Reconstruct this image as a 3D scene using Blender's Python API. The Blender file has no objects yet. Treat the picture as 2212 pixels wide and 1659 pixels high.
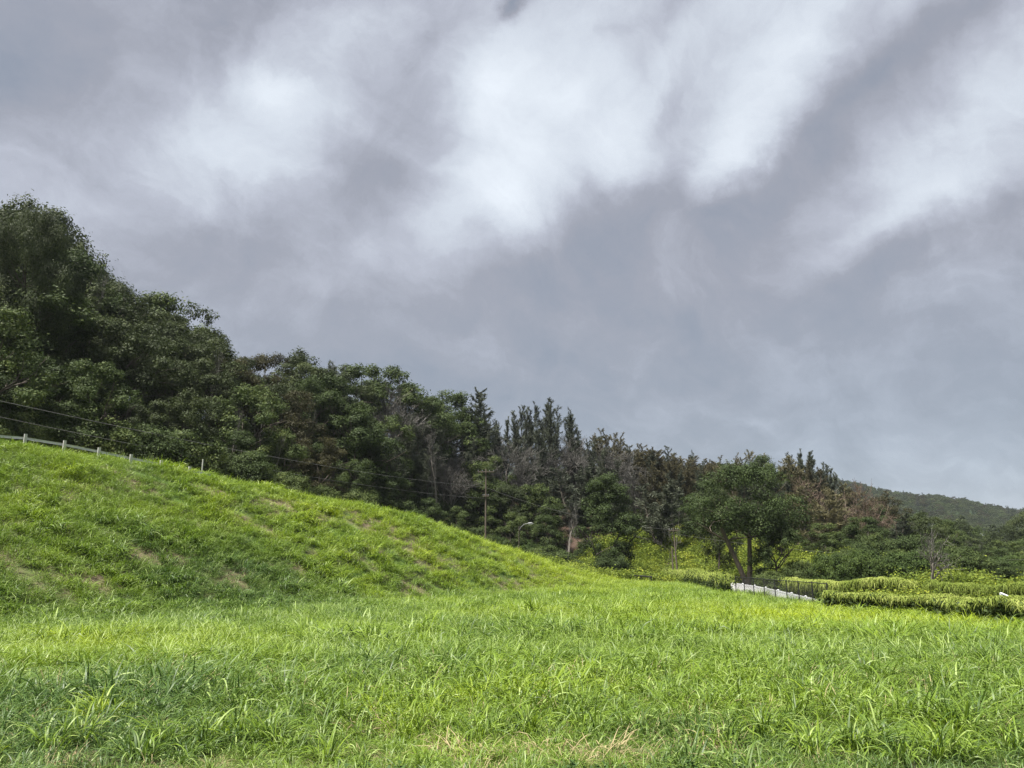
import bpy, math, random
import numpy as np
from mathutils import Vector
SC = bpy.context.scene
COL = SC.collection
R = math.radians
rng = np.random.default_rng(11)

# ------------------------------------------------------------------ camera
F, PITCH, CZ = 773.0, R(12.2), 1.7          # focal length in px of a 1024 px wide frame
cd = bpy.data.cameras.new('camera'); cam = bpy.data.objects.new('camera', cd); COL.objects.link(cam)
cd.sensor_width = 36; cd.lens = F / 1024 * 36; cd.clip_start = .1; cd.clip_end = 20000
cam.location = (0, 0, CZ); cam.rotation_euler = (R(90) + PITCH, 0, 0)
SC.camera = cam
SC.view_settings.view_transform = 'Standard'; SC.view_settings.look = 'None'
EXPO = 1.3
SC.view_settings.exposure = EXPO; SC.view_settings.gamma = 1
SC.cycles.use_denoising = True; SC.cycles.denoiser = 'OPENIMAGEDENOISE'; SC.cycles.denoising_input_passes = 'RGB_ALBEDO_NORMAL'; SC.cycles.denoising_prefilter = 'NONE'
SC.cycles.max_bounces = 6; SC.cycles.diffuse_bounces = 3; SC.cycles.glossy_bounces = 2
SC.cycles.transmission_bounces = 3; SC.cycles.transparent_max_bounces = 6
SC.cycles.use_adaptive_sampling = True; SC.cycles.adaptive_threshold = 0.01

def T(v): return math.tan(PITCH + math.atan((384 - v) / F))
def S(u, v=551): return (u - 512) / (F * math.cos(PITCH) - math.sin(PITCH) * (384 - v))
def pxdir(u, v):
    a = 384 - v
    return np.array([u - 512, F * math.cos(PITCH) - math.sin(PITCH) * a, F * math.sin(PITCH) + math.cos(PITCH) * a]) 
def at(u, v, Y):
    d = pxdir(u, v); return np.array([0, 0, CZ]) + d * (Y / d[1])

# ------------------------------------------------------------------ sun
SUN_EL, SUN_AZ = R(68), R(-125)                # azimuth clockwise from straight ahead (+Y)
sl = bpy.data.lights.new('sun', 'SUN'); so = bpy.data.objects.new('sun', sl); COL.objects.link(so)
sl.energy = 4.9; sl.angle = R(7); sl.color = (1, .955, .87)
sd = Vector((math.sin(SUN_AZ) * math.cos(SUN_EL), math.cos(SUN_AZ) * math.cos(SUN_EL), math.sin(SUN_EL)))
so.rotation_euler = sd.to_track_quat('Z', 'Y').to_euler()

# ------------------------------------------------------------------ world: cloud deck over a Nishita sky
W = bpy.data.worlds.new('World'); SC.world = W; W.use_nodes = True
nt = W.node_tree; nt.nodes.clear()
class G:
    def __init__(s, t): s.t = t
    def n(s, typ, **k):
        x = s.t.nodes.new(typ)
        for a, b in k.items(): setattr(x, a, b)
        return x
    def put(s, sock, val):
        if val is None: return
        if isinstance(val, bpy.types.NodeSocket): s.t.links.new(val, sock)
        else: sock.default_value = val
    def m(s, op, a, b=None, c=None, clamp=False):
        x = s.n('ShaderNodeMath', operation=op, use_clamp=clamp)
        for i, q in enumerate((a, b, c)): s.put(x.inputs[i], q)
        return x.outputs[0]
    def v(s, op, a, b=None, scale=None):
        x = s.n('ShaderNodeVectorMath', operation=op)
        s.put(x.inputs[0], a); s.put(x.inputs[1], b)
        if scale is not None: s.put(x.inputs['Scale'], scale)
        return x.outputs['Value'] if op in ('DOT_PRODUCT', 'LENGTH', 'DISTANCE') else x.outputs[0]
    def noise(s, vec, scale, detail=4, rough=.5, dist=0, out='Fac'):
        x = s.n('ShaderNodeTexNoise'); s.put(x.inputs['Vector'], vec)
        x.inputs['Scale'].default_value = scale; x.inputs['Detail'].default_value = detail
        x.inputs['Roughness'].default_value = rough; x.inputs['Distortion'].default_value = dist
        return x.outputs[out]
    def mix(s, f, a, b, typ='MIX'):
        x = s.n('ShaderNodeMix', data_type='RGBA', blend_type=typ)
        s.put(x.inputs[0], f); s.put(x.inputs[6], a); s.put(x.inputs[7], b)
        return x.outputs[2]
    def ramp(s, f, stops, interp='LINEAR'):
        x = s.n('ShaderNodeValToRGB'); x.color_ramp.interpolation = interp
        e = x.color_ramp.elements
        while len(e) < len(stops): e.new(.5)
        for i, (p, c) in enumerate(stops): e[i].position = p; e[i].color = (*c[:3], 1)
        s.put(x.inputs[0], f); return x.outputs[0]
def lin(r, g, b, k=1.0):
    f = lambda c: (c / 255 / 12.92 if c / 255 <= .04045 else ((c / 255 + .055) / 1.055) ** 2.4) * k
    return (f(r), f(g), f(b))
g = G(nt)
tc = g.n('ShaderNodeTexCoord'); D = g.v('NORMALIZE', tc.outputs['Generated'])
# gentle warp so that the cloud masses are irregular
wn = g.noise(D, 2.6, 8, .62, out='Color')
wv = g.v('SCALE', g.v('SUBTRACT', wn, (.5, .5, .5)), scale=.20)
Dw = g.v('ADD', D, wv)
# (photo x, y in 2212-wide coordinates, long radius, short radius, angle of the long axis, strength)
CL = [(1150, 200, 800, 300, 20, .13), (1950, 250, 500, 300, 30, .10), (300, 330, 500, 200, 0, .05), (600, 190, 70, 42, -25, .22), (590, 310, 130, 150, 60, .20), (480, 300, 90, 160, 60, .06), (1090, 230, 110, 60, 65, .26), (1180, 330, 230, 120, 50, .24),
      (1345, 355, 90, 60, 40, .22), (1270, 60, 200, 170, 50, .14), (1090, 440, 160, 70, 30, .16), (1450, 170, 220, 60, 60, .14), (1610, 310, 170, 45, 58, .32), (2110, 210, 270, 100, 45, .24),
      (880, 510, 170, 75, 15, .15), (1960, 470, 260, 45, 32, .22), (1720, 60, 230, 60, 55, .16), (760, 110, 200, 110, 10, .16), (700, 60, 160, 60, 0, .08),
      (120, 430, 260, 130, 20, .10), (400, 420, 130, 80, 30, .08), (1250, 250, 60, 50, 50, .12), (2150, 1010, 400, 90, -8, .10), (2180, 1090, 200, 60, -8, .10),
      (2080, 600, 240, 60, 25, .08), (1150, 680, 200, 40, 10, .06), (1000, 690, 60, 30, 0, .05), (2200, 720, 120, 60, 20, .06),
      (230, 120, 420, 170, 10, -.15), (460, 210, 110, 60, 70, -.06), (490, 480, 260, 80, 10, -.17), (850, 330, 190, 110, 50, -.15), (1890, 120, 300, 36, 47, -.24), (2050, 20, 120, 40, 47, -.1),
      (1480, 460, 420, 70, 24, -.15), (1300, 690, 620, 170, 5, -.12), (15, 190, 90, 60, 80, -.12), (1117, 18, 40, 20, 80, -.42),
      (1880, 600, 420, 80, 20, -.10), (1440, 260, 180, 28, 60, -.10), (1480, 20, 120, 40, 60, -.16), (2190, 390, 130, 50, 30, -.14), (960, 100, 120, 26, 60, -.07),
      (1500, 900, 700, 120, -6, -.06), (1790, 330, 180, 34, 48, -.10), (430, 130, 130, 60, 70, -.08), (1350, 65, 60, 20, 10, -.10), (300, 650, 400, 90, 0, -.06), (1420, 820, 60, 22, 0, -.08), (1310, 870, 30, 20, 0, -.05)]
acc = None
for (x, y, ra, rb, ang, k) in CL:
    u, v = x * 1024 / 2212, y * 1024 / 2212
    c = pxdir(u, v); ln = np.linalg.norm(c); c = c / ln
    a_ = R(ang); d2 = pxdir(u + math.cos(a_) * 20, v - math.sin(a_) * 20); d2 /= np.linalg.norm(d2)
    A = d2 - c * np.dot(c, d2); A /= np.linalg.norm(A); B = np.cross(c, A)
    wa, wb = ra * 1024 / 2212 / ln * 1.15, rb * 1024 / 2212 / ln * 1.15
    p = g.m('SUBTRACT', g.v('DOT_PRODUCT', Dw, tuple(A / wa)), float(np.dot(c, A) / wa))
    q = g.m('SUBTRACT', g.v('DOT_PRODUCT', Dw, tuple(B / wb)), float(np.dot(c, B) / wb))
    r2 = g.m('ADD', g.m('MULTIPLY', p, p), g.m('MULTIPLY', q, q))
    e = g.m('MULTIPLY', g.m('EXPONENT', g.m('MULTIPLY', r2, -1.0)), float(k))
    acc = e if acc is None else g.m('ADD', acc, e)
# wind-drawn streaks: planar cloud layer, stretched along the wind
sx = g.n('ShaderNodeSeparateXYZ'); g.put(sx.inputs[0], Dw)
dz = g.m('ADD', g.m('MAXIMUM', sx.outputs[2], 0.0), .16)
cx = g.n('ShaderNodeCombineXYZ'); g.put(cx.inputs[0], g.m('DIVIDE', sx.outputs[0], dz)); g.put(cx.inputs[1], g.m('DIVIDE', sx.outputs[1], dz))
mp = g.n('ShaderNodeMapping'); g.put(mp.inputs[0], cx.outputs[0])
mp.inputs['Rotation'].default_value = (0, 0, R(-52)); mp.inputs['Scale'].default_value = (1, 1, 1)
mp2 = g.n('ShaderNodeMapping'); g.put(mp2.inputs[0], mp.outputs[0]); mp2.inputs['Scale'].default_value = (.26, 1.25, 1)
st = g.noise(mp2.outputs[0], 2.2, 7, .60, .5)
st2 = g.noise(cx.outputs[0], 3.1, 7, .58, .3)
st3 = g.noise(Dw, 7, 9, .66, .6)
val = g.m('ADD', .46, g.m('MULTIPLY', acc, .92))
val = g.m('ADD', val, g.m('MULTIPLY', g.m('SUBTRACT', st, .5), .44))
val = g.m('ADD', val, g.m('MULTIPLY', g.m('SUBTRACT', st2, .5), .30))
val = g.m('ADD', val, g.m('MULTIPLY', g.m('SUBTRACT', st3, .5), .46))
K = 1 / 2 ** EXPO * 10
cc = g.ramp(val, [(0, lin(104, 120, 144, K)), (.20, lin(138, 147, 162, K)), (.40, lin(158, 161, 172, K)), (.56, lin(184, 188, 200, K)),
                  (.74, lin(214, 221, 231, K)), (1, lin(240, 247, 255, K))])
# towards the horizon the deck turns a flatter blue grey
lowf = g.m('SUBTRACT', 1.0, g.m('DIVIDE', sx.outputs[2], .33), clamp=True)
low = g.ramp(val, [(0, lin(112, 126, 142, K)), (.5, lin(145, 160, 176, K)), (1, lin(192, 205, 222, K))])
cc = g.mix(g.m('MULTIPLY', lowf, .85), cc, low)
sky = g.n('ShaderNodeTexSky'); sky.sky_type = 'NISHITA'; sky.sun_disc = False
sky.sun_elevation = SUN_EL; sky.sun_rotation = SUN_AZ
fin = g.mix(.95, sky.outputs[0], cc)
bg = g.n('ShaderNodeBackground'); g.put(bg.inputs[0], fin); bg.inputs[1].default_value = .1
wo = g.n('ShaderNodeOutputWorld'); nt.links.new(bg.outputs[0], wo.inputs[0])

# ------------------------------------------------------------------ helpers
def tag(o, label=None, cat=None, group=None, kind=None):
    if label: o['label'] = label
    if cat: o['category'] = cat
    if group: o['group'] = group
    if kind: o['kind'] = kind
    return o
def link(name, me, parent=None, loc=None):
    o = bpy.data.objects.new(name, me); COL.objects.link(o)
    if parent: o.parent = parent
    if loc is not None: o.location = tuple(map(float, loc))
    return o
class MB:
    """collects vertices and faces (tris and quads) in numpy blocks"""
    def __init__(s): s.v = []; s.f3 = []; s.f4 = []; s.n = 0
    def add(s, v, f):
        v = np.asarray(v, float).reshape(-1, 3); f = np.asarray(f, int)
        (s.f3 if f.shape[1] == 3 else s.f4).append(f + s.n); s.v.append(v); s.n += len(v)
    def quads(s, q):                                  # q: (N,4,3)
        q = np.asarray(q); n = len(q); s.add(q.reshape(-1, 3), np.arange(4 * n).reshape(n, 4))
    def box(s, c, d, rz=0, rx=0):
        c = np.array(c, float); x, y, z = np.array(d, float) / 2
        p = np.array([[i, j, k] for i in (-x, x) for j in (-y, y) for k in (-z, z)])
        if rx: cc_, ss = math.cos(rx), math.sin(rx); p = p @ np.array([[1, 0, 0], [0, cc_, ss], [0, -ss, cc_]])
        cc_, ss = math.cos(rz), math.sin(rz); p = p @ np.array([[cc_, ss, 0], [-ss, cc_, 0], [0, 0, 1]])
        s.add(p + c, [[0, 1, 3, 2], [4, 6, 7, 5], [0, 4, 5, 1], [2, 3, 7, 6], [0, 2, 6, 4], [1, 5, 7, 3]])
    def tube(s, pts, rad, k=6, cap=True):
        pts = np.asarray(pts, float); n = len(pts); rad = np.broadcast_to(rad, (n,))
        t = np.gradient(pts, axis=0); t /= np.linalg.norm(t, axis=1)[:, None] + 1e-9
        up = np.where(np.abs(t[:, 2:3]) > .9, [[1., 0, 0]], [[0, 0, 1.]])
        a = np.cross(t, up); a /= np.linalg.norm(a, axis=1)[:, None]; b = np.cross(t, a)
        ph = np.arange(k) * 2 * math.pi / k
        ring = pts[:, None] + rad[:, None, None] * (a[:, None] * np.cos(ph)[None, :, None] + b[:, None] * np.sin(ph)[None, :, None])
        i = np.arange(n - 1)[:, None] * k + np.arange(k)[None]; j = np.arange(n - 1)[:, None] * k + (np.arange(k)[None] + 1) % k
        f = np.stack([i, j, j + k, i + k], -1).reshape(-1, 4)
        base = s.n; s.add(ring.reshape(-1, 3), f)
        if cap and k >= 3:
            s.add(np.vstack([ring[-1], pts[-1] + t[-1] * rad[-1] * .3]), [[q, (q + 1) % k, k] for q in range(k)])
            s.add(np.vstack([ring[0], pts[0]]), [[(q + 1) % k, q, k] for q in range(k)])
    def mesh(s, name, mat, smooth=True):
        me = bpy.data.meshes.new(name); V = np.vstack(s.v) if s.v else np.zeros((0, 3))
        f3 = np.vstack(s.f3) if s.f3 else np.zeros((0, 3), int); f4 = np.vstack(s.f4) if s.f4 else np.zeros((0, 4), int)
        me.vertices.add(len(V)); me.vertices.foreach_set('co', V.astype(np.float32).ravel())
        idx = np.concatenate([f3.ravel(), f4.ravel()]).astype(np.int32)
        tot = np.concatenate([np.full(len(f3), 3), np.full(len(f4), 4)]).astype(np.int32)
        st_ = np.concatenate([[0], np.cumsum(tot)[:-1]]).astype(np.int32) if len(tot) else tot
        me.loops.add(len(idx)); me.loops.foreach_set('vertex_index', idx)
        me.polygons.add(len(tot)); me.polygons.foreach_set('loop_start', st_); me.polygons.foreach_set('loop_total', tot)
        me.polygons.foreach_set('use_smooth', np.full(len(tot), smooth))
        me.materials.append(mat); me.update(calc_edges=True); return me
def hash2(ix, iy, seed):
    h = (ix * 374761393 + iy * 668265263 + seed * 1442695041) & 0xffffffff
    h = ((h ^ (h >> 13)) * 1274126177) & 0xffffffff
    return ((h ^ (h >> 16)) & 0xffffff) / float(0xffffff)
def vnoise(x, y, seed=0):
    x = np.asarray(x, float); y = np.asarray(y, float)
    xi = np.floor(x).astype(np.int64); yi = np.floor(y).astype(np.int64); fx = x - xi; fy = y - yi
    fx = fx * fx * (3 - 2 * fx); fy = fy * fy * (3 - 2 * fy)
    return (hash2(xi, yi, seed) * (1 - fx) * (1 - fy) + hash2(xi + 1, yi, seed) * fx * (1 - fy)
            + hash2(xi, yi + 1, seed) * (1 - fx) * fy + hash2(xi + 1, yi + 1, seed) * fx * fy)
def fbm(x, y, seed=0, oct=4):
    a, s_, n_ = .5, 0, 0
    for o in range(oct): s_ = s_ + a * vnoise(x * 2 ** o, y * 2 ** o, seed + o * 17); n_ += a; a *= .5
    return s_ / n_

# ------------------------------------------------------------------ terrain: profiles of the land by bearing
# columns: picture bearing; rows: field, field, toe, mid slope, crest/fence, road, foot, hill, ridge, behind, far foot, far ridge, beyond
def col(toe, crest, road, foot, hill, ridge, back, ff, fr):
    mid = ((toe[0] + crest[0]) / 2, (toe[1] + crest[1]) / 2 + .15 * (crest[1] > 1))
    fr2 = ((ff[0] + fr[0]) / 2, ff[1] + (fr[1] - ff[1]) * .42)
    return [(2, 0), (10, -.22), toe, mid, crest, road, foot, hill, ridge, back, ff, fr2, fr, (2200, -5), (9000, -10)]
TB = [(-446, col((16.5, -.35), (28, 7.6), (30, 7.5), (35, 8), (50, 15), (66, 22), (120, 18), (400, 25), (800, 40))),
      (0, col((22.3, -.5), (38, 6.7), (40.5, 6.6), (46, 7.2), (57, 13), (72, 19), (125, 16), (400, 30), (800, 60))),
      (139, col((26.4, -.6), (44, 6.4), (46.5, 6.3), (53, 6.9), (64, 11), (80, 14.8), (130, 13), (400, 30), (800, 70))),
      (278, col((32.3, -.7), (50, 5.3), (52.5, 5.1), (62, 5.5), (75, 9.8), (90, 13.5), (140, 12), (400, 30), (800, 80))),
      (393, col((39.6, -.85), (56, 4.3), (58.5, 4.0), (78, 3.6), (88, 8), (100, 13), (150, 11), (400, 28), (800, 90))),
      (486, col((48.4, -.95), (62, 2.3), (65, 1.9), (98, 1.3), (107, 6), (118, 12), (160, 9), (400, 26), (800, 78))),
      (555, col((56, -1.0), (66, .5), (69, .1), (98, -.4), (110, 5.5), (121, 11.5), (170, 7), (400, 24), (800, 78))),
      (615, col((58, -1.1), (70, -.9), (73, -1.2), (88, -1.6), (108, 4.6), (125, 9), (180, 5), (400, 22), (800, 79))),
      (670, col((55, -1.15), (73, -1.3), (76, -1.5), (87, -1.7), (108, 4.2), (130, 8.8), (190, 3), (400, 20), (800, 80))),
      (735, col((42, -1.1), (58, -1.4), (60.5, -1.7), (76, -1.9), (106, 3.2), (130, 7.4), (200, 1), (400, 17), (800, 82))),
      (815, col((33, -1.0), (46, -1.3), (49, -2.2), (68, -1.3), (100, 1.8), (125, 4.6), (210, -3), (400, 8), (800, 74))),
      (900, col((29, -.9), (41, -1.15), (44, -2.3), (64, -.6), (80, .9), (110, .6), (220, -5), (400, 3), (800, 54))),
      (960, col((26, -.8), (38.5, -1.05), (42, -2.3), (62, -.9), (78, .2), (110, -1.5), (230, -5), (390, 2), (800, 49))),
      (1024, col((24, -.7), (36.5, -.95), (40, -2.2), (60, -1.0), (78, -1.0), (110, -3), (240, -5), (380, 0), (800, 36))),
      (1300, col((20, -.6), (31, -.8), (35, -2), (56, -1.2), (78, -2), (110, -4), (240, -6), (380, -2), (800, 14)))]
KS = np.array([S(c[0]) for c in TB]); KY = np.array([[p[0] for p in c[1]] for c in TB], float); KZ = np.array([[p[1] for p in c[1]] for c in TB], float)
def slopes(x, y):                                     # monotone (Fritsch-Carlson) slopes along the last axis
    h = np.diff(x, axis=-1); d = np.diff(y, axis=-1) / h
    w1 = 2 * h[..., 1:] + h[..., :-1]; w2 = h[..., 1:] + 2 * h[..., :-1]
    with np.errstate(divide='ignore', invalid='ignore'):
        m = np.where(d[..., 1:] * d[..., :-1] > 0, (w1 + w2) / (w1 / d[..., :-1] + w2 / d[..., 1:]), 0)
    return np.concatenate([d[..., :1], m, d[..., -1:]], -1)
def pchip_cols(s):
    s = np.clip(s, KS[0], KS[-1]); X = np.broadcast_to(KS, (KY.shape[1], len(KS)))
    out = []
    for A in (KY.T, KZ.T):
        m = slopes(X, A); i = np.clip(np.searchsorted(KS, s) - 1, 0, len(KS) - 2)
        h = KS[i + 1] - KS[i]; t = (s - KS[i]) / h
        out.append(((2 * t**3 - 3 * t**2 + 1) * A[:, i] + (t**3 - 2 * t**2 + t) * h * m[:, i]
                    + (-2 * t**3 + 3 * t**2) * A[:, i + 1] + (t**3 - t**2) * h * m[:, i + 1]).T)
    return out
def height(x, y, bump=True):
    x = np.atleast_1d(np.asarray(x, float)); y = np.atleast_1d(np.asarray(y, float))
    az = np.arctan2(x, y); r = np.hypot(x, y); azc = np.clip(az, math.atan(KS[0]), math.atan(KS[-1]))
    s = np.tan(azc); Y = r * np.cos(azc)
    Z = np.zeros_like(x)
    for a in range(0, len(x), 20000):
        b = slice(a, a + 20000); ky, kz = pchip_cols(s[b]); m = slopes(ky, kz); Yb = np.clip(Y[b], ky[:, 0], ky[:, -1])
        i = np.clip((Yb[:, None] >= ky).sum(1) - 1, 0, ky.shape[1] - 2); q = np.arange(len(i))
        h = ky[q, i + 1] - ky[q, i]; t = (Yb - ky[q, i]) / h
        Z[b] = ((2 * t**3 - 3 * t**2 + 1) * kz[q, i] + (t**3 - 2 * t**2 + t) * h * m[q, i]
                + (-2 * t**3 + 3 * t**2) * kz[q, i + 1] + (t**3 - t**2) * h * m[q, i + 1])
    w = np.clip((R(115) - np.abs(az)) / R(50), 0, 1); Z = Z * w * w * (3 - 2 * w)
    if bump:
        Z = Z + (fbm(x / 3.1 + 50, y / 3.1 + 50, 3, 3) - .5) * .22 * np.clip(r / 15, .2, 1)
        Z = Z + (fbm(x / 60 + 90, y / 60 + 90, 5, 4) - .5) * 9 * np.clip((r - 250) / 300, 0, 1)
    return Z
def gz(x, y): return float(height(x, y)[0])
def ground_at(u, v, lift=.0, y0=4):                   # where the line of sight meets the land
    d = pxdir(u, v); d = d / d[1]; Y = np.arange(y0, 1500, .25); P = np.array([0, 0, CZ]) + d * Y[:, None]
    hit = np.nonzero(P[:, 2] <= height(P[:, 0], P[:, 1]) + lift)[0]
    return P[hit[0]] if len(hit) else P[-1]

# ------------------------------------------------------------------ materials
def newmat(name):
    m = bpy.data.materials.new(name); m.use_nodes = True; m.node_tree.nodes.clear(); return m, G(m.node_tree)
def finish(m, q, col, rough=.6, spec=.4, bump=None, bstr=.3, transl=None, tcol=None, metal=0):
    b = q.n('ShaderNodeBsdfPrincipled'); q.put(b.inputs['Base Color'], col if isinstance(col, bpy.types.NodeSocket) else (*col, 1))
    q.put(b.inputs['Roughness'], rough); b.inputs['Specular IOR Level'].default_value = spec; b.inputs['Metallic'].default_value = metal
    if bump is not None:
        n_ = q.n('ShaderNodeBump'); n_.inputs['Strength'].default_value = bstr; q.put(n_.inputs['Height'], bump); q.put(b.inputs['Normal'], n_.outputs[0])
    out = q.n('ShaderNodeOutputMaterial'); sh = b.outputs[0]
    if transl:
        t = q.n('ShaderNodeBsdfTranslucent'); q.put(t.inputs[0], tcol if tcol is not None else col)
        x = q.n('ShaderNodeMixShader'); x.inputs[0].default_value = transl; q.t.links.new(sh, x.inputs[1]); q.t.links.new(t.outputs[0], x.inputs[2]); sh = x.outputs[0]
    q.t.links.new(sh, out.inputs[0]); return m
def leafmat(name, a, b, c=None, rough=.6, transl=.25, spec=.14, var=.5):
    """leaf colours run from a to b by leaf, clump (world noise) and tree"""
    m, q = newmat(name); gi = q.n('ShaderNodeNewGeometry'); oi = q.n('ShaderNodeObjectInfo')
    nz = q.noise(gi.outputs['Position'], .55, 3, .6)
    f = q.m('ADD', q.m('MULTIPLY', gi.outputs['Random Per Island'], .45), q.m('MULTIPLY', oi.outputs['Random'], .35))
    f = q.m('ADD', f, q.m('MULTIPLY', q.m('SUBTRACT', nz, .38), 1.1), clamp=True)
    stops = [(0, a), (1, b)] if c is None else [(0, a), (.62, b), (1, c)]
    col_ = q.ramp(f, stops)
    return finish(m, q, col_, rough, spec, transl=transl)
def simple(name, a, b, scale=3, rough=.7, spec=.3, metal=0, stretch=(1, 1, 1), bstr=.3):
    m, q = newmat(name); t = q.n('ShaderNodeTexCoord'); mp_ = q.n('ShaderNodeMapping'); q.put(mp_.inputs[0], t.outputs['Object']); mp_.inputs['Scale'].default_value = stretch
    nz = q.noise(mp_.outputs[0], scale, 5, .6); return finish(m, q, q.ramp(nz, [(.3, a), (.7, b)]), rough, spec, bump=nz, bstr=bstr, metal=metal)

def grassmat(name, dark, mid, yel, rough=.5, transl=.30, spec=.4):
    m, q = newmat(name); gi = q.n('ShaderNodeNewGeometry'); at_ = q.n('ShaderNodeAttribute'); at_.attribute_type = 'INSTANCER'; at_.attribute_name = 'tint'
    nz = q.noise(gi.outputs['Position'], .9, 4, .6)
    f = q.m('ADD', at_.outputs['Fac'], q.m('MULTIPLY', q.m('SUBTRACT', gi.outputs['Random Per Island'], .5), .35))
    f = q.m('ADD', f, q.m('MULTIPLY', q.m('SUBTRACT', nz, .5), .5), clamp=True)
    col_ = q.ramp(f, [(0, dark), (.5, mid), (1, yel)])
    pale = q.m('MULTIPLY', q.m('GREATER_THAN', gi.outputs['Random Per Island'], .87), .55)  # some blades paler: sky highlights on glossy blades put into their colour
    col_ = q.mix(pale, col_, (.38, .48, .17, 1))
    dk = q.m('MULTIPLY', q.m('LESS_THAN', gi.outputs['Random Per Island'], .2), .5)
    col_ = q.mix(dk, col_, (.030, .065, .016, 1))
    return finish(m, q, col_, rough, spec, transl=transl)
M = {}
M['grass'] = grassmat('grass_blades', (.062, .120, .026), (.155, .240, .018), (.280, .355, .009))
M['straw'] = leafmat('dry_straw', (.26, .20, .11), (.42, .36, .20), rough=.6, transl=.2)
M['vine'] = leafmat('vine_leaves', (.05, .085, .02), (.16, .21, .03), (.36, .38, .05), transl=.35)
M['hang'] = leafmat('hanging_grass', (.09, .14, .025), (.23, .29, .055), (.42, .46, .14), transl=.35)
M['weed'] = leafmat('weed_leaves', (.035, .070, .018), (.07, .125, .032), transl=.25)
M['leaf_dark'] = leafmat('leaves_dark', (.018, .026, .011), (.050, .067, .025), (.098, .120, .040), spec=.15, rough=.6)
M['leaf_mid'] = leafmat('leaves_mid', (.019, .032, .011), (.056, .082, .025), (.118, .148, .042))
M['leaf_bright'] = leafmat('leaves_bright', (.020, .038, .011), (.050, .080, .020), (.100, .140, .032))
M['leaf_olive'] = leafmat('leaves_olive', (.020, .021, .010), (.052, .050, .022), (.090, .086, .034))
M['needle'] = leafmat('needles_grey_green', (.028, .036, .025), (.074, .086, .058), (.13, .145, .098), transl=.15)
M['needle_brown'] = leafmat('needles_brown', (.046, .044, .024), (.105, .095, .050), (.155, .145, .080), transl=.15)
M['needle_tan'] = leafmat('needles_tan', (.070, .068, .038), (.155, .145, .075), (.225, .205, .11), transl=.15)
M['twig'] = leafmat('twigs_grey', (.060, .056, .051), (.135, .130, .120), transl=.001)
M['twig_brown'] = leafmat('twigs_brown', (.075, .052, .038), (.15, .11, .085), transl=.001)
M['bark'] = simple('bark', (.035, .028, .022), (.085, .072, .06), 6, .9, stretch=(1, 1, .25))
M['bark_pale'] = simple('bark_pale', (.15, .13, .11), (.33, .30, .27), 5, .85, stretch=(1, 1, .3))
M['pole'] = simple('pole_wood', (.085, .068, .052), (.16, .135, .11), 5, .9, stretch=(3, 3, .3))
M['steel'] = simple('galvanised_steel', (.60, .61, .63), (.74, .75, .77), 4, .5, .5, metal=.3)
M['darkmetal'] = simple('black_metal', (.012, .013, .014), (.03, .03, .032), 8, .5, .4)
m_, q = newmat('white_vinyl'); M['vinyl'] = finish(m_, q, (.82, .83, .86), .5, .4, transl=.3, tcol=(.82, .83, .86, 1))
M['postwood'] = simple('weathered_post', (.40, .40, .39), (.55, .54, .52), 9, .85)
M['wire'] = simple('wire_metal', (.10, .10, .10), (.16, .16, .16), 3, .7)
M['lampsteel'] = simple('lamp_steel', (.15, .155, .16), (.24, .245, .25), 4, .5, .5)
M['roof'] = simple('roof_grey', (.09, .10, .11), (.14, .15, .16), 1, .7)
M['wall'] = simple('wall_pale', (.45, .43, .38), (.56, .54, .49), 1, .8)
M['glass'] = simple('dark_window', (.02, .025, .03), (.04, .045, .05), 1, .2, .5, bstr=.01)
M['lampglass'] = simple('lamp_lens', (.55, .56, .56), (.65, .66, .66), 2, .3, .5, bstr=.01)

# ground material
m_, q = newmat('ground'); gi = q.n('ShaderNodeNewGeometry'); P_ = gi.outputs['Position']
n1 = q.noise(P_, .35, 5, .6); n2 = q.noise(P_, 14, 5, .65); n3 = q.noise(P_, .02, 4, .6)
soil = q.ramp(n2, [(.3, (.070, .055, .034)), (.6, (.165, .135, .088)), (.75, (.27, .23, .15))])
gr = q.ramp(n2, [(.3, (.030, .060, .014)), (.7, (.085, .135, .030))])
colg = q.mix(q.ramp(n1, [(.42, (1, 1, 1)), (.60, (0, 0, 0))]), soil, gr)
dist = q.v('LENGTH', P_)
farg = q.ramp(n3, [(.35, (.018, .032, .014)), (.6, (.036, .056, .022)), (.75, (.075, .095, .040))])
colg = q.mix(q.m('DIVIDE', q.m('SUBTRACT', dist, 180.0), 60.0, clamp=True), colg, farg)
# under the forest: leaf litter
fl = q.n('ShaderNodeAttribute'); fl.attribute_name = 'litter'
colg = q.mix(fl.outputs['Fac'], colg, q.ramp(n2, [(.3, (.022, .018, .012)), (.7, (.060, .050, .030))]))
rd = q.n('ShaderNodeAttribute'); rd.attribute_name = 'reddish'
colg = q.mix(rd.outputs['Fac'], colg, q.ramp(n2, [(.3, (.040, .028, .022)), (.7, (.105, .072, .056))]))
lw = q.n('ShaderNodeAttribute'); lw.attribute_name = 'lawn'
colg = q.mix(lw.outputs['Fac'], colg, q.ramp(n1, [(.3, (.10, .19, .025)), (.7, (.16, .26, .035))]))
M['ground'] = finish(m_, q, colg, .95, .1, bump=n2, bstr=.5)
def pt_bear(P): return P[0], P[1]
LAWNS = [(at(1000, 563, 300), 16, 40), (at(972, 541, 450), 20, 40), (at(955, 540, 430), 10, 22)]
RED = at(565, 524, 102)
def zone(x, y):
    """signed knots of the land profile at a point: returns crest Y, foot Y, ridge Y and the depth Y of the point"""
    az = np.arctan2(x, y); azc = np.clip(az, math.atan(KS[0]), math.atan(KS[-1])); ky, kz = pchip_cols(np.tan(azc))
    return np.tan(azc), np.hypot(x, y) * np.cos(azc), ky
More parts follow.
